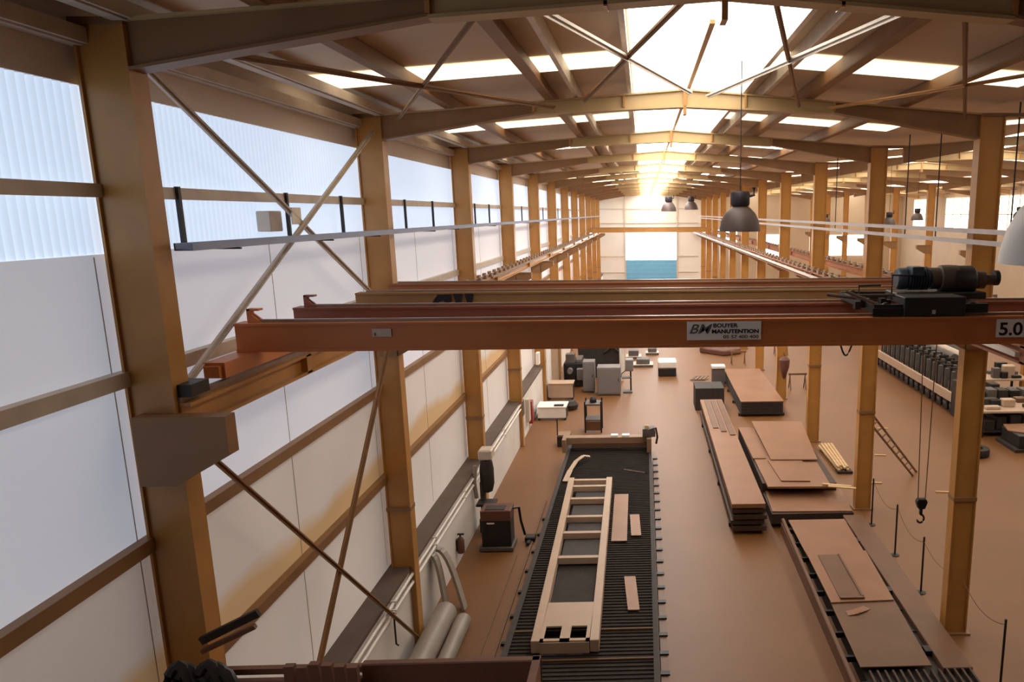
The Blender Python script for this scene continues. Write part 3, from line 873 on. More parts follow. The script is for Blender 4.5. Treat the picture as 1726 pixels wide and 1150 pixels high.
gt = thing('table_gantry', 'pale dusty gantry beam across the far end of the cutting table', 'gantry', (-1.1, 22.4, 0))
MB().box(-2.42, 0.02, 22.25, 22.55, 0.72, 0.94).build('beam', 'dust', gt, 0.01)
MB().box(-2.20, 0.0, 22.18, 22.25, 0.66, 0.78).build('rail_plate', 'sheet2', gt)
MB().box(-2.50, -2.38, 22.0, 22.7, 0.55, 0.95).build('end_frame', 'dust', gt, 0.01)
MB().box(0.02, 0.16, 21.9, 22.7, 0.555, 0.98).build('end_frame', 'dust', gt, 0.01)
MB().box(-0.10, 0.28, 22.1, 22.5, 0.98, 1.22).lathe([(0.01, -0.12), (0.13, -0.12), (0.13, 0.12), (0.01, 0.12)], (0.16, 22.15, 1.12), 16, 'y').build('drive_head', 'greydk', gt)
MB().tube([(0.12, 22.1, 1.2), (0.3, 22.0, 1.28), (0.34, 22.0, 1.0), (0.30, 22.0, 0.8)], 0.03, 8).build('hose', 'black', gt, smooth=True)
MB().box(-0.03, 0.08, 22.2, 22.3, 1.22, 1.30).build('torch_cap', 'wood', gt)
for x0, x1 in ((-1.05, -0.85), (-0.72, -0.5)):
    MB().box(x0, x1, 22.3, 22.5, 0.94, 0.985).build('cover_plate', 'sign', gt)

wf = thing('steel_chassis', 'pale steel ladder-shaped chassis lying on the cutting table', 'chassis', (-1.4, 15, TZ))
fx = lambda y: (-1.90 - 0.016 * (y - 11.35), -0.80 - 0.012 * (y - 11.35))
zf0, zf1 = TZ, TZ + 0.22
ya, yb = 11.35, 19.2
for s in (0, 1):
    b = MB()
    p, q = (fx(ya)[s], ya), (fx(yb)[s], yb)
    d = 0.15 if s == 0 else -0.15
    b.prism([p, (p[0] + d, p[1]), (q[0] + d, q[1]), q], 'z', zf0, zf1)
    b.build('side_rail', 'frame', wf, 0.008)
for y in (19.08, 18.62, 17.75, 16.62, 15.72, 14.5):
    xl, xr = fx(y)
    MB().box(xl + 0.15, xr - 0.15, y - 0.06, y + 0.06, zf0 + 0.06, zf1 - 0.02).build('rung', 'frame', wf, 0.006)
b = MB()
xl, xr = fx(12.0)
xl += 0.15; xr -= 0.15
b.box(xl, xr, 11.80, 12.60, zf1 - 0.03, zf1)
b.box(xl, xl + 0.06, 11.35, 11.80, zf1 - 0.03, zf1)
b.box(xr - 0.06, xr, 11.35, 11.80, zf1 - 0.03, zf1)
b.box(xl + 0.32, xr - 0.32, 11.35, 11.80, zf1 - 0.03, zf1)
b.box(xl, xr, 11.35, 11.42, zf1 - 0.03, zf1)
b.box(xl, xr, 11.33, 11.36, zf0, zf1 - 0.03)
b.build('end_panel', 'frame', wf)
xl, xr = fx(13.5)
MB().box(xl + 0.16, xr - 0.16, 12.65, 14.4, zf0 + 0.01, zf0 + 0.03).build('inner_sheet', 'bed', wf)
for y0, y1, zz in ((14.6, 15.6, 0), (15.85, 16.5, 0.0), (16.75, 17.6, 0), (17.9, 18.5, 0)):
    MB().box(xl + 0.16, xr - 0.18, y0, y1, zf0 + 0.01, zf0 + 0.08).build('cross_plate', 'dark', wf, 0.01)

for i, (pts, lab) in enumerate((([(-0.81, 18.45), (-0.46, 18.45), (-0.44, 15.62), (-0.78, 15.62)], 'long narrow steel offcut beside the ladder frame'),
                               ([(-0.40, 17.1), (-0.18, 17.1), (-0.13, 15.9), (-0.35, 15.9)], 'short steel offcut near the aisle edge of the cutting table'),
                               ([(-0.46, 13.95), (-0.24, 13.95), (-0.15, 12.65), (-0.36, 12.65)], 'steel offcut lying alone on the near half of the cutting table'),
                               ([(-0.36, 10.3), (-0.12, 10.3), (-0.10, 9.7), (-0.34, 9.7)], 'steel offcut at the very near end of the cutting table'))):
    single('steel_offcut', MB().prism(pts, 'z', TZ + (0.002), TZ + 0.022), 'sheet', lab, 'offcut', (pts[0][0], pts[0][1], TZ))
so = MB()
for a, c in (((-2.10, 20.3, 0.59), (-1.98, 20.9, 0.66)), ((-1.98, 20.9, 0.66), (-1.80, 21.25, 0.70)), ((-1.80, 21.25, 0.70), (-1.62, 21.3, 0.66))):
    so.bar(a, c, 0.12, 0.02)
so.bar((-2.16, 19.5, 0.56), (-2.10, 20.3, 0.59), 0.14, 0.02)
single('curled_strip', so, 'frame', 'curled pale strip of steel beyond the ladder frame', 'offcut', (-2.1, 20.3, TZ))
single('thin_rod', MB().tube([(-0.62, 20.4, TZ + 0.012), (-0.05, 20.1, TZ + 0.012)], 0.012, 6), 'dust', 'thin pale rod lying on the far half of the cutting table', 'rod', (-0.3, 20.2, TZ))

# ------------------------------------------------------------------ office corner and machines beyond the cutting table
def desk(x0, x1, y0, y1, h, label, m='frame'):
    r = thing('desk', label, 'desk', ((x0 + x1) / 2, (y0 + y1) / 2, 0))
    MB().box(x0, x1, y0, y1, h - 0.04, h).build('desk_top', m, r, 0.005)
    MB().box(x0 + 0.03, x1 - 0.03, y0 + 0.02, y0 + 0.05, 0.1, h - 0.04).build('front_panel', m, r)
    for x in (x0 + 0.03, x1 - 0.08):
        MB().box(x, x + 0.05, y0 + 0.05, y1 - 0.05, 0, h - 0.04).build('leg', 'black', r)
    return r
d1 = desk(-4.02, -2.93, 27.7, 28.6, 0.52, 'pale desk nearest the cutting table with a dark tray on it', 'sign')
single('letter_tray', MB().box(-3.40, -3.05, 27.8, 28.0, 0.52, 0.56), 'black', 'thin dark tray on the front desk', 'tray', (-3.2, 27.9, 0.52))
d2 = desk(-4.00, -2.95, 30.9, 31.6, 0.70, 'beige desk behind the front desk against the wall', 'frame')
single('dark_bundle', MB().lathe([(0.02, 0), (0.28, 0.03), (0.32, 0.2), (0.2, 0.34), (0.02, 0.36)], (-2.95, 29.4, 0), 12), 'dark', 'dark heap on the floor between the two desks', 'bundle', (-2.95, 29.4, 0))
pt = thing('partition_panel', 'tall beige partition standing behind the desks by the wall', 'partition', (-3.7, 33, 0))
MB().box(-4.1, -3.72, 32.9, 33.0, 0, 2.2).build('board', 'frame', pt)
MB().box(-4.12, -4.06, 31.5, 33.0, 0, 2.2).build('side_board', 'sign', pt)
MB().box(-3.74, -3.68, 32.85, 33.05, 0, 2.25).build('post', 'yellow_dk', pt)
for i, (y, z0, z1, m, lab) in enumerate(((25.9, 0.45, 1.25, 'girt', 'grey notice board'), (26.6, 0.2, 1.0, 'red', 'red box'), (28.8, 1.9, 2.35, 'sign', 'bright white notice'), (24.6, 1.0, 1.5, 'greydk', 'dark switch box'))):
    single('wall_box', MB().box(-4.15, -4.02, y, y + 0.35, z0, z1), m, '%s on the white side wall near the desks' % lab, 'box', (-4.08, y, z0), bevel=0.008)

def cabinet(x0, x1, y0, y1, h, label, m='grey'):
    r = thing('cabinet', label, 'cabinet', ((x0 + x1) / 2, y0, 0))
    MB().box(x0, x1, y0, y1, 0.04, h).build('body', m, r, 0.01)
    MB().box(x0 + 0.03, x1 - 0.03, y0 - 0.02, y0, 0.10, h - 0.05).build('door', m, r, 0.006)
    MB().box(x1 - 0.10, x1 - 0.07, y0 - 0.04, y0 - 0.02, h * 0.5, h * 0.5 + 0.12).build('handle', 'black', r)
    MB().box(x0 + 0.03, x1 - 0.03, y0 + 0.03, y1 - 0.03, 0, 0.04).build('plinth', 'black', r)
    return r
cabinet(-2.66, -2.16, 32.2, 32.9, 1.34, 'narrow grey metal cabinet beyond the cutting table')
cabinet(-2.02, -1.04, 31.6, 32.4, 1.20, 'wide grey metal cabinet beside the narrow grey one')
bm_ = thing('press_machine', 'large dark machine rising behind the grey cabinets', 'machine', (-2.2, 35.5, 0))
MB().box(-3.1, -1.2, 35.2, 36.6, 0, 1.6).build('body', 'dark', bm_, 0.03)
MB().box(-2.8, -1.5, 35.5, 36.3, 1.6, 2.3).build('upper_body', 'greydk', bm_, 0.03)
MB().box(-1.16, -0.98, 34.4, 34.7, 0, 2.3).build('white_post', 'white', bm_, 0.01)
MB().tube([(-1.9, 35.15, 1.2), (-1.5, 35.1, 1.5), (-1.2, 35.15, 1.2)], 0.06, 8).build('hose', 'black', bm_, smooth=True)
dm = thing('lathe_machine', 'dark low machine by the partition behind the beige desk', 'machine', (-3.1, 33.9, 0))
MB().box(-3.6, -2.72, 33.4, 34.8, 0, 1.05).build('body', 'black', dm, 0.03)
MB().box(-3.5, -3.1, 33.45, 33.9, 1.05, 1.45).build('headstock', 'greydk', dm, 0.02)
MB().tube([(-3.3, 33.4, 0.75), (-3.3, 33.1, 0.75)], 0.12, 14).build('chuck', 'grey', dm, smooth=True)
MB().box(-3.05, -2.8, 33.5, 34.6, 1.05, 1.2).build('slide', 'greydk', dm, 0.02)
MB().box(-3.0, -2.7, 33.1, 33.4, 0.35, 0.85).build('feed_box', 'grey', dm, 0.02)
dp = thing('drill_stand', 'grey pillar drill standing at the aisle end of the cabinets', 'machine', (-0.7, 32.2, 0))
MB().box(-0.95, -0.55, 32.0, 32.5, 0.0, 0.06).build('foot', 'greydk', dp)
MB().tube([(-0.62, 32.3, 0.05), (-0.62, 32.3, 1.2)], 0.035, 10).build('pillar', 'black', dp, smooth=True)
MB().box(-0.85, -0.5, 32.0, 32.5, 0.95, 1.45).build('head', 'grey', dp, 0.03)
MB().box(-1.0, -0.6, 32.05, 32.4, 0.62, 0.66).build('work_table', 'greydk', dp)
MB().tube([(-0.85, 32.1, 0.95), (-1.0, 32.0, 0.85), (-1.02, 32.0, 0.7)], 0.02, 8).build('feed_lever', 'black', dp)
fx_ = thing('open_frame_cart', 'small dark frame cart with two trays in front of the grey cabinets', 'cart', (-1.84, 26.2, 0))
for x in (-2.14, -1.58):
    for y in (26.0, 26.6):
        MB().box(x, x + 0.05, y, y + 0.05, 0.0, 1.12).build('post', 'black', fx_)
for z in (0.42, 0.98):
    MB().box(-2.10, -1.57, 26.0, 26.65, z, z + 0.05).build('tray', 'greydk', fx_)
MB().box(-2.09, -1.58, 26.02, 26.04, 0.08, 0.40).build('front_panel', 'sheet2', fx_)
MB().lathe([(0.01, 0), (0.12, 0), (0.12, 0.12), (0.05, 0.2), (0.01, 0.2)], (-1.84, 26.3, 1.03), 12).build('load', 'black', fx_)
cr_ = thing('tool_crate', 'dark crate with pale top beside the gantry end', 'crate', (-2.7, 24.6, 0))
MB().box(-2.92, -2.50, 24.4, 24.9, 0, 0.34).build('body', 'black', cr_, 0.01)
MB().box(-2.92, -2.50, 24.4, 24.9, 0.34, 0.40).build('lid', 'dust', cr_, 0.005)
MB().tube([(-2.9, 24.42, 0.4), (-2.9, 24.42, 0.95)], 0.02, 8).build('pole', 'black', cr_)
wb = thing('storage_tub', 'white topped dark tub standing alone in the aisle', 'tub', (1.04, 35.5, 0))
MB().box(0.62, 1.46, 35.3, 36.2, 0.0, 0.38).build('body', 'black', wb, 0.03)
MB().box(0.60, 1.48, 35.28, 36.25, 0.38, 0.72).build('cover', 'white', wb, 0.05)
for i, (x, y, w_, l_, h_) in enumerate(((-0.1, 38.0, 1.0, 0.9, 0.25), (-0.6, 40.2, 0.8, 0.8, 0.3), (0.4, 41.2, 0.7, 0.6, 0.22))):
    pp = thing('pallet', 'grey pallet with scrap beyond the tub, %s from the aisle' % ORD[i], 'pallet', (x, y, 0), 'pallets beyond the white tub')
    for j in range(3):
        MB().box(x - w_ / 2, x + w_ / 2, y - l_ / 2 + j * l_ / 3 + 0.02, y - l_ / 2 + (j + 1) * l_ / 3 - 0.05, 0, 0.10).build('bearer', 'greydk', pp)
    MB().box(x - w_ / 2, x + w_ / 2, y - l_ / 2, y + l_ / 2, 0.10, 0.13).build('deck', 'girt', pp)
    MB().box(x - w_ / 3, x + w_ / 3, y - l_ / 3, y + l_ / 3, 0.13, 0.13 + h_).build('load', 'greydk', pp, 0.03)

# ------------------------------------------------------------------ stacks of sheet steel
for i in range(5):
    z = 0.10 + i * 0.145
    dx = (0.02, -0.02, 0.03, 0.0, -0.01)[i]
    b = MB().box(2.02 + dx, 2.82 + dx, 17.1 + 0.05 * (i % 2), 27.5, z, z + 0.10)
    for y in (17.5, 20.5, 23.5, 26.5):
        b.box(2.1, 2.75, y, y + 0.1, z + 0.10, z + 0.145) if i < 4 else None
    single('long_plank_bundle', b, 'sheet' if i == 4 else 'sheet_edge', 'long flat steel bundle beside the aisle, %s of its stack' % ('bottom layer', 'second layer', 'middle layer', 'fourth layer', 'top layer')[i], 'steel bundle', (2.4, 17.1, z), 'layers of the long flat stack')
for y in (17.6, 20.5, 23.5, 26.5):
    single('timber_bearer', MB().box(2.0, 2.85, y, y + 0.12, 0, 0.10), 'dark', 'dark timber bearer under the long flat stack', 'bearer', (2.4, y, 0), 'bearers under the long flat stack')
pl_ = MB()
for k in range(3):
    pl_.box(2.15 + 0.22 * k, 2.33 + 0.22 * k, 23.8, 27.4, 0.782, 0.80)
for k, x in enumerate((2.15, 2.37, 2.60)):
    single('flat_bar', MB().box(x, x + 0.17, 23.6 - 0.4 * k, 27.3, 0.782, 0.81), 'sheet2', 'flat bar on the far end of the long stack, %s' % ('aisle side', 'middle one', 'column side')[k], 'flat bar', (x, 24, 0.78))
pl_.bm.free()
single('steel_block', MB().box(1.93, 3.05, 28.9, 30.1, 0, 0.88), 'dark', 'dark square-ended block behind the long flat stack', 'block', (2.5, 28.9, 0), bevel=0.01)
wt = thing('small_stand', 'narrow grey stand with a white box behind the dark block', 'stand', (3.3, 33.2, 0))
MB().box(2.95, 3.5, 33.0, 33.5, 0, 0.82).build('body', 'greydk', wt, 0.01)
MB().box(2.92, 3.52, 32.95, 33.5, 0.82, 0.93).build('white_box', 'white', wt, 0.01)
for i in range(4):
    x = 2.1 + i * 0.18
    single('scrap_piece', MB().bar((x, 34.3, 0.05), (x + 0.25, 34.8, 0.12), 0.12, 0.03), 'sheet2', 'small scrap of steel on the floor beyond the dark block', 'scrap', (x, 34.3, 0), 'scraps beyond the dark block')
ps = thing('plate_stack', 'thick stack of plates with a dark front end beyond the sheets', 'plate stack', (4.4, 28, 0))
b = MB()
for i in range(9):
    z = 0.10 + i * 0.052
    b.box(3.58 + 0.006 * (i % 3), 5.16 - 0.006 * (i % 2), 27.85 + 0.01 * (i % 2), 34.0, z, z + 0.045)
b.build('plates', 'dark', ps)
MB().box(3.56, 5.18, 27.84, 34.0, 0.565, 0.60).build('top_plate', 'sheet', ps)
for y in (28.0, 30.0, 32.0, 33.6):
    MB().box(3.5, 5.25, y, y + 0.12, 0.0, 0.10).build('bearer', 'sheet_edge', ps)

# steel sheets in a slipping pile
def sheet(pts, z, t, label, m='sheet', lift=None):
    b = MB()
    n = len(pts)
    lift = lift or [0] * n
    vs = [(p[0], p[1], z + l) for p, l in zip(pts, lift)] + [(p[0], p[1], z + t + l) for p, l in zip(pts, lift)]
    b._poly(vs, [tuple(range(n))[::-1], tuple(range(n, 2 * n))] + [(i, (i + 1) % n, n + (i + 1) % n, n + i) for i in range(n)])
    return single('steel_sheet', b, m, label, 'steel sheet', (pts[0][0], pts[0][1], z), 'sheets in the slipping pile')
for y in (17.6, 19.4, 21.2, 23.4):
    single('timber_bearer', MB().box(3.05, 5.1, y, y + 0.12, 0, 0.12), 'dark', 'dark timber bearer under the pile of sheets', 'bearer', (4.1, y, 0), 'bearers under the pile of sheets')
sheet([(3.03, 17.45), (5.02, 17.45), (5.05, 24.2), (3.03, 24.2)], 0.12, 0.25, 'lowest wide block of sheets under the slipping pile', 'sheet_edge')
sheet([(3.05, 17.55), (5.0, 17.50), (5.12, 19.2), (3.10, 19.2)], 0.372, 0.03, 'front sheet of the slipping pile facing the roller bed', 'sheet')
sheet([(3.02, 18.95), (4.95, 18.9), (5.0, 24.1), (3.02, 24.1)], 0.41, 0.20, 'middle block of sheets in the slipping pile', 'sheet_edge')
sheet([(3.10, 18.55), (4.72, 18.5), (4.90, 24.0), (3.02, 24.0)], 0.615, 0.05, 'broad sheet overhanging the middle of the slipping pile', 'sheet')
sheet([(3.50, 18.90), (4.25, 18.85), (4.38, 20.6), (3.42, 20.6)], 0.668, 0.03, 'small sheet lying in front of the topmost one', 'sheet')
sheet([(3.50, 20.55), (4.80, 20.5), (5.10, 24.2), (3.46, 24.25)], 0.70, 0.03, 'topmost tilted sheet of the slipping pile', 'sheet', [0.0, 0.0, 0.08, 0.10])
sheet([(3.03, 20.8), (3.40, 20.8), (3.42, 24.0), (3.0, 24.0)], 0.668, 0.025, 'narrow sheet along the aisle edge of the slipping pile', 'sheet')
for i, (a, c) in enumerate((((4.52, 18.62, 0.69), (5.2, 18.40, 0.69)), ((4.62, 18.45, 0.69), (5.28, 18.25, 0.69)))):
    single('white_batten', MB().bar(a, c, 0.10, 0.03), 'wood', ('pale batten across the corner of the slipping pile, farther one', 'pale batten across the corner of the slipping pile, nearer one')[i], 'batten', a)
for i in range(8):
    x = 5.66 + (i % 4) * 0.085
    z = 0.10 + (i // 4) * 0.06
    single('timber_strip', MB().bar((x, 21.35 + 0.1 * (i % 3), z), (x - 0.05 + 0.02 * i, 23.8, z), 0.07, 0.05), 'wood', 'pale timber strip in the bundle beside the slipping pile', 'timber strip', (x, 21.35, z), 'strips of the timber bundle')
single('bundle_block', MB().box(5.6, 6.05, 21.3, 21.6, 0, 0.07).box(5.6, 6.05, 23.3, 23.6, 0, 0.07), 'dark', 'dark blocks under the timber strip bundle', 'block', (5.8, 21.4, 0))

# ------------------------------------------------------------------ roller bed with plates
rbd = thing('roller_bed', 'long low bed with rails carrying plates beside the column row', 'roller bed', (4.2, 14, 0))
b = MB()
b.box(3.46, 4.72, 9.6, 17.2, 0.0, 0.24)
b.box(4.72, 5.22, 9.6, 11.0, 0.0, 0.24)
b.build('base', 'dark', rbd)
MB().tube([(3.20, 9.6, 0.30), (3.26, 17.25, 0.30)], 0.045, 10).box(3.2, 3.28, 9.6, 17.2, 0, 0.26).build('side_rail', 'sheet2', rbd)
MB().box(4.74, 5.22, 11.0, 17.4, 0.0, 0.34).build('side_shelf', 'sheet2', rbd, 0.01)
b = MB()
for y in [10.0 + 0.75 * i for i in range(10)]:
    b.box(3.28, 4.74, y, y + 0.06, 0.16, 0.26)
b.build('cross_member', 'black', rbd)
rp = None
for i in range(14):
    x = 3.52 + i * 0.125
    if rp is None:
        rp = MB().box(x, x + 0.035, 9.6, 11.0, 0.24, 0.33).build('grating_bar', 'sheet_edge', rbd)
    else:
        c = rp.copy(); COL.objects.link(c); c.parent = rbd; c.location.x = i * 0.125
for i, y in enumerate((11.5, 13.6, 15.9, 16.9)):
    MB().box(4.63, 4.74, y, y + 0.18, 0.22, 0.33).build('clamp', 'black', rbd)
for i, (pts, z, m, lab) in enumerate((([(3.40, 11.05), (4.56, 11.05), (4.64, 13.2), (3.42, 13.2)], 0.34, 'sheet2', 'rusty plate at the near end of the roller bed'),
                                     ([(3.42, 13.1), (4.62, 13.15), (4.70, 15.3), (3.40, 15.3)], 0.365, 'sheet', 'middle plate on the roller bed with a shallow tray on it'),
                                     ([(3.40, 15.1), (4.66, 15.1), (4.70, 17.1), (3.36, 17.1)], 0.34, 'sheet', 'far plate on the roller bed next to the pile of sheets'))):
    o = MB().prism(pts, 'z', z, z + 0.02)
    single('bed_plate', o, m, lab, 'plate', (pts[0][0], pts[0][1], z))
tr2 = MB()
tr2.box(3.62, 4.05, 13.25, 15.1, 0.386, 0.40)
tr2.box(3.62, 4.08, 13.20, 13.28, 0.386, 0.42)
tr2.box(4.04, 4.08, 13.25, 15.1, 0.386, 0.42)
single('shallow_tray', tr2, 'sheet2', 'shallow brown tray on the middle plate of the roller bed', 'tray', (3.85, 14, 0.386))
cs = MB()
pp_ = [(3.62 + 0.42 * i / 6, 12.72 + 0.20 * (i / 6) ** 2, 0.365 + 0.02 * math.sin(PI * i / 6)) for i in range(7)]
for a, c in zip(pp_[:-1], pp_[1:]):
    cs.bar(a, c, 0.16, 0.008)
single('bent_scrap', cs, 'sheet', 'bent sliver of sheet lying on the near rusty plate', 'scrap', (3.8, 12.8, 0.36))

# rope barrier
posts = [(5.50, 17.55), (5.53, 15.85), (5.50, 14.12), (5.66, 10.95)]
pb = None
for i, (x, y) in enumerate(posts):
    lab = 'thin dark barrier post beside the roller bed, %s' % ('farthest of the row', 'second from the far end', 'in front of the nearest column', 'nearest of the row')[i]
    if pb is None:
        pb = thing('barrier_post', lab, 'post', (x, y, 0), 'barrier posts')
        MB().tube([(x, y, 0.02), (x, y, 1.2)], 0.02, 10).build('post', 'black', pb, smooth=True)
        MB().lathe([(0.01, 0), (0.10, 0), (0.10, 0.015), (0.03, 0.03), (0.01, 0.03)], (x, y, 0), 16).build('foot', 'black', pb)
    else:
        dup(pb, (x, y, 0), lab)
def rope(p, q, sag, label):
    pts = [Vector(p).lerp(Vector(q), i / 14) - Vector((0, 0, sag * 4 * (i / 14) * (1 - i / 14))) for i in range(15)]
    return single('barrier_chain', MB().tube(pts, 0.008, 6), 'rope', label, 'chain', p, smooth=True)
for i in range(2):
    (xa, ya_), (xb, yb_) = posts[i], posts[i + 1]
    rope((xa + 0.02, ya_, 1.1), (xb + 0.02, yb_, 1.1), 0.22, 'thin slack chain between barrier posts, %s span' % ('far', 'middle')[i])
rope((5.50, 14.10, 1.1), (5.50, 12.80, 1.1), 0.12, 'thin slack chain from a barrier post to the far side of the nearest column')
rope((5.62, 12.54, 1.1), (5.66, 10.97, 1.1), 0.2, 'thin slack chain from the nearest column to the nearest barrier post')

# ------------------------------------------------------------------ hall with the racks
ld = thing('ladder', 'brown ladder leaning towards the third column between the halls', 'ladder', (8.0, 21.0, 0))
a0, a1 = Vector((7.85, 21.2, 0.0)), Vector((5.82, 19.6, 2.35))
dv = Vector((0.22, 0.33, 0.0))
for s in (-0.5, 0.5):
    MB().bar(a0 + dv * s, a1 + dv * s * 1.3, 0.05, 0.04).build('side_rail', 'rope', ld)
for i in range(1, 11):
    p = a0.lerp(a1, i / 11)
    MB().bar(p - dv * 0.5, p + dv * 0.5, 0.03, 0.03).build('rung', 'rope', ld)
tb = thing('spool', 'low dark ring-shaped spool on the floor behind the nearest column', 'spool', (10.3, 22.8, 0))
MB().lathe([(0.24, 0), (0.42, 0.0), (0.44, 0.05), (0.44, 0.19), (0.42, 0.24), (0.24, 0.24), (0.22, 0.12), (0.24, 0.0)], (10.35, 22.9, 0), 24).build('tyre', 'rubber', tb, smooth=True)
MB().box(10.2, 10.5, 22.8, 23.0, 0.02, 0.22).build('hub', 'dark', tb)

# long rack of upright dark frames
rk = thing('storage_rack', 'long low rack with a cream front beam in the second hall', 'rack', (12.0, 33, 0), 'racks')
MB().box(11.5, 11.6, 27.7, 38.0, 0.48, 0.82).build('front_beam', 'frame', rk)
MB().box(11.6, 12.9, 27.7, 38.0, 0.62, 0.68).build('shelf', 'sheet2', rk)
for y in (27.8, 30.3, 32.9, 35.4, 37.8):
    MB().box(11.62, 11.74, y, y + 0.12, 0, 0.62).build('leg', 'black', rk)
    MB().box(12.78, 12.9, y, y + 0.12, 0, 0.62).build('leg', 'black', rk)
bx = None
for i in range(16):
    y = 27.75 + i * 0.64
    lab = 'dark bin under the long cream rack'
    if bx is None:
        bx = thing('storage_bin', lab, 'bin', (11.95, y, 0), 'bins under the long cream rack')
        MB().box(11.66, 12.5, y + 0.14, y + 0.6, 0, 0.46).build('body', 'black', bx, 0.02)
        MB().box(11.64, 11.66, y + 0.2, y + 0.54, 0.2, 0.3).build('label_plate', 'greydk', bx)
    else:
        dup(bx, (11.95, y, 0), lab)
uf = None
for i in range(15):
    for j in range(2):
        y = 28.0 + i * 0.66
        x = 11.75 + j * 0.6
        lab = 'dark tube stand on the %s row of the long cream rack' % ('front', 'rear')[j]
        if uf is None:
            uf = thing('tube_stand', lab, 'frame', (x, y, 0.68), 'upright frames on the long rack, front row')
            MB().box(x, x + 0.05, y, y + 0.05, 0.68, 1.62).build('post', 'black', uf)
            MB().box(x + 0.32, x + 0.37, y, y + 0.05, 0.68, 1.62).build('post', 'black', uf)
            MB().box(x, x + 0.37, y, y + 0.05, 1.57, 1.62).build('top_bar', 'black', uf)
            MB().tube([(x + 0.18, y + 0.1, 0.68), (x + 0.18, y + 0.1, 1.45)], 0.08, 10).build('tube', 'greydk', uf, smooth=True)
        else:
            dup(uf, (x, y, 0.68 if i or j else 0.68), lab, group='upright frames on the long rack, %s row' % ('front', 'rear')[j])
# benches and heaps beside the nearest column
def bench(x0, x1, y0, y1, h, label, m='frame'):
    r = thing('work_bench', label, 'bench', ((x0 + x1) / 2, (y0 + y1) / 2, 0))
    MB().box(x0, x1, y0, y1, h - 0.07, h).build('bench_top', m, r, 0.005)
    MB().box(x0 + 0.05, x1 - 0.05, y0 + 0.1, y1 - 0.1, 0.15, 0.2).build('lower_shelf', 'dark', r)
    for x in (x0 + 0.04, x1 - 0.12):
        for y in (y0 + 0.04, y1 - 0.12):
            MB().box(x, x + 0.08, y, y + 0.08, 0, h - 0.07).build('leg', 'black', r)
    return r
bench(11.3, 14.2, 24.7, 26.3, 0.92, 'wide dusty bench behind the nearest column')
bench(13.2, 15.4, 29.5, 31.0, 0.95, 'farther dusty bench with a pale front edge')
bench(15.9 + 0.3, 19.2, 28.0, 29.2, 0.95, 'bench in the farthest hall behind the row of columns')
heapn = 0
def heap(x, y, z, w_, d_, h_, m, label, grp):
    return single('machine_part', MB().box(x, x + w_, y, y + d_, z, z + h_), m, label, 'machine part', (x, y, z), grp, bevel=0.02)
rnd = random.Random(3)
for i in range(10):
    heap(11.4 + rnd.random() * 2.3, 24.9 + rnd.random() * 1.0, 0.92, 0.25 + rnd.random() * 0.3, 0.2 + rnd.random() * 0.2, 0.06 + rnd.random() * 0.22, ('black', 'frame', 'sheet2', 'dark')[i % 4], 'loose machine part on the wide dusty bench', 'parts on the wide dusty bench')
for i in range(6):
    heap(11.5 + i * 0.45, 24.85 + 0.1 * (i % 2), 0.2, 0.36, 0.8, 0.35 + 0.1 * (i % 3), 'dark', 'dark box stored under the wide dusty bench', 'boxes under the wide dusty bench')
for i in range(10):
    heap(13.3 + rnd.random() * 1.6, 29.6 + rnd.random() * 0.9, 0.95, 0.2 + rnd.random() * 0.3, 0.25, 0.1 + rnd.random() * 0.4, ('black', 'frame', 'greydk')[i % 3], 'machine part on the farther dusty bench', 'parts on the farther dusty bench')
for i in range(8):
    heap(16.4 + i * 0.34, 28.2, 0.95, 0.24, 0.4, 0.2 + rnd.random() * 0.5, ('black', 'greydk')[i % 2], 'machine part on the bench in the farthest hall', 'parts in the farthest hall')
for i in range(12):
    heap(11.5 + (i % 6) * 0.42, 26.6 + 0.7 * (i // 6), 0, 0.34, 0.5, 0.9 + 0.5 * rnd.random(), ('dark', 'black', 'greydk')[i % 3], 'dark machine case standing behind the wide dusty bench', 'cases behind the wide dusty bench')
for i in range(8):
    heap(15.95 + (i % 4) * 0.6 + 0.2, 24.6 + 0.8 * (i // 4), 0, 0.45, 0.6, 0.7 + 0.7 * rnd.random(), ('dark', 'black')[i % 2], 'dark machine case on the floor of the farthest hall', 'cases on the farthest hall floor')
pal = thing('sheet_pallet', 'dark pallet carrying a sheet, in front of the wide bench', 'pallet', (12.6, 23.8, 0))
MB().box(11.7, 14.0, 23.0, 24.4, 0, 0.10).build('deck', 'dark', pal)
MB().box(11.85, 13.9, 23.1, 24.35, 0.10, 0.52).build('load', 'black', pal, 0.02)
MB().prism([(11.95, 24.45), (11.75, 23.7), (12.3, 23.3), (13.9, 23.2), (14.0, 24.5)], 'z', 0.52, 0.55).build('top_sheet', 'sheet', pal)
# pipes stacked on cradles in the second hall, further away
for i in range(12):
    x = 13.4 + (i % 4) * 0.5
    z = 0.22 + (i // 4) * 0.42
    single('stored_pipe', MB().tube([(x, 33.5, z), (x, 40.0, z)], 0.2, 14), ('greydk', 'girt', 'black')[i % 3], 'thick pipe in the pile behind the cream rack', 'pipe', (x, 33.5, z), 'pipes piled behind the cream rack', smooth=True)
for i in range(6):
    x = 13.3 + (i % 3) * 0.75
    cabinet(x, x + 0.6, 44 + (i // 3) * 4, 45 + (i // 3) * 4, 1.7, 'grey machine cabinet far down the hall with the racks, %s' % ('near row by the aisle', 'near row in the middle', 'near row by the columns', 'far row by the aisle', 'far row in the middle', 'far row by the columns')[i], 'greydk')
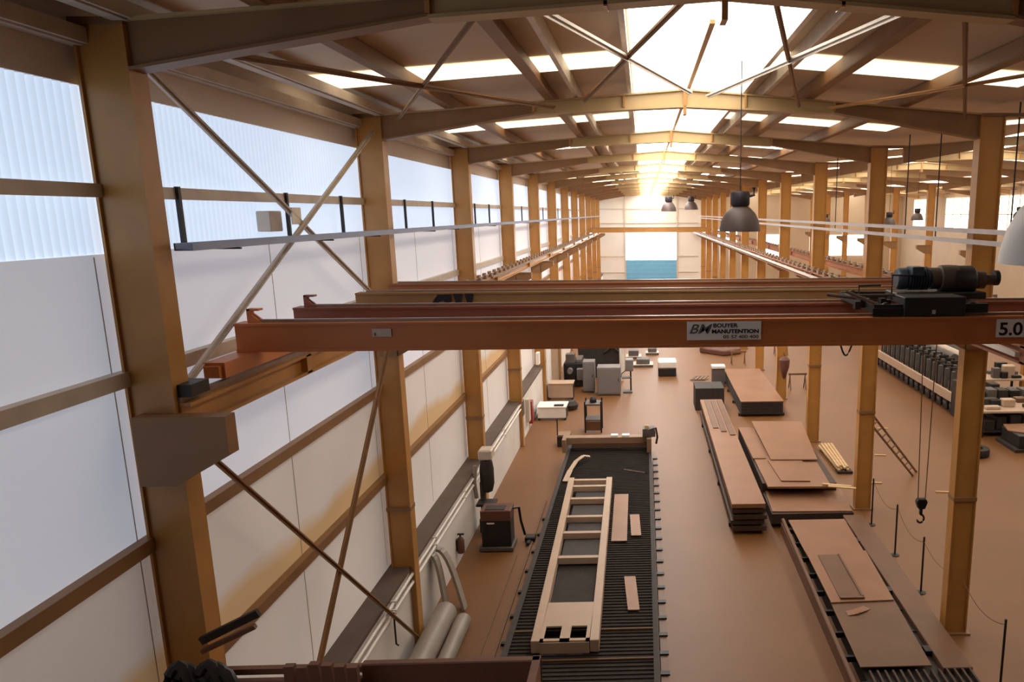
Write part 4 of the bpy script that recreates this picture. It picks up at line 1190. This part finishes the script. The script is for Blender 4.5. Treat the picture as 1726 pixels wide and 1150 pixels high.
# small things around the far columns
def sawhorse(x, y, label):
    r = thing('trestle', label, 'trestle', (x, y, 0), 'trestles by the columns')
    MB().box(x - 0.4, x + 0.4, y - 0.04, y + 0.04, 0.62, 0.70).build('beam', 'rope', r)
    for sx in (-0.33, 0.33):
        for s in (-1, 1):
            MB().bar((x + sx, y, 0.64), (x + sx, y + s * 0.25, 0), 0.05, 0.04, (1, 0, 0)).build('leg', 'rope', r)
    return r
sawhorse(4.7, 38.0, 'small trestle by the far columns beyond the plate stack')
sawhorse(6.6, 32.4, 'trestle on the rack side of the fifth column')
sawhorse(7.3, 40.5, 'trestle farther off in the second hall')
cone = thing('hanging_bag', 'brown tapered sack hanging on the fifth column', 'sack', (5.62, 30.35, 0.9))
MB().lathe([(0.01, 0.9), (0.06, 0.95), (0.2, 1.4), (0.22, 1.7), (0.12, 1.82), (0.01, 1.84)], (5.62, 30.3, 0), 12).build('sack', 'redbox', cone, smooth=True)
MB().tube([(5.62, 30.3, 1.83), (5.62, 30.5, 1.95)], 0.015, 6).build('strap', 'black', cone)
gr_ = thing('grating_stack', 'low heap of dark brown scrap beyond the plate stack', 'scrap heap', (4.3, 42, 0))
MB().prism([(3.0, 41.5), (4.2, 40.3), (5.2, 40.9), (5.25, 43.5), (3.2, 43.6)], 'z', 0, 0.3).build('heap', 'redbox', gr_, 0.05)
MB().box(3.0, 3.6, 41.4, 41.8, 0.3, 0.42).build('white_box', 'white', gr_)
for i, (x, y) in enumerate(((7.2, 23.0), (7.9, 19.7), (6.3, 20.5), (8.2, 26.0))):
    single('floor_scrap', MB().bar((x, y, 0.015), (x + 0.35, y - 0.05, 0.015), 0.06, 0.03), 'wood', 'pale splinter on the floor of the second hall', 'scrap', (x, y, 0), 'splinters on the second hall floor')

# ------------------------------------------------------------------ platform below the camera
pf = thing('work_platform', 'brown steel platform edge at the bottom beside the nearest column', 'platform', (-2.4, 5.2, 0))
MB().box(-2.50, -0.95, 6.12, 6.20, 2.9, 3.70).build('edge_plate', 'platform', pf, 0.01)
MB().box(-3.95, -2.50, 6.12, 6.20, 2.9, 3.555).build('edge_panel', 'platform', pf, 0.01)
MB().box(-3.95, -2.50, 6.13, 6.19, 3.62, 3.675).build('hand_rail', 'platform', pf)
MB().box(-3.95, -0.95, 4.0, 6.12, 2.78, 2.9).build('deck', 'platform', pf)
for x in (-3.9, -1.05):
    for y in (4.05, 6.02):
        MB().box(x, x + 0.08, y, y + 0.08, 0, 2.78).build('leg', 'platform', pf)
MB().box(-1.02, -0.95, 4.0, 6.2, 3.4, 3.70).build('side_plate', 'platform', pf)
for i in range(6):
    x = -3.12 + i * 0.115
    MB().box(x, x + 0.085, 6.03 - 0.02 * i, 6.09 - 0.02 * i, 2.9, 3.79 if i > 1 else 3.75).build('guard_slat', 'platform', pf)
cb = thing('cable_bundle', 'black tangle of cables at the foot of the nearest column', 'cable bundle', (-4.0, 6.2, 2.9))
b = MB()
for i in range(7):
    a = -4.02 + 0.06 * i
    top = 3.80 - 0.035 * (i % 4)
    b.tube([(a - 0.16 + 0.42 * u / 12, 5.85 + 0.16 * math.sin(PI * u / 12) + 0.01 * (i % 3), 2.95 + (top - 2.95) * math.sin(PI * u / 12) ** 0.6) for u in range(13)], 0.05, 8)
b.build('cables', 'black', cb, smooth=True)
for i, (a, c) in enumerate((((-4.0, 6.40, 3.80), (-3.50, 6.46, 4.03)), ((-3.98, 6.36, 3.72), (-3.52, 6.42, 3.92)))):
    single('arm_bracket', MB().bar(a, c, 0.05, 0.07 if i == 0 else 0.04), 'dark' if i == 0 else 'platform', ('thick dark arm sticking out from the nearest column near the platform', 'thin arm just under the thick dark one at the nearest column')[i], 'bracket', a)
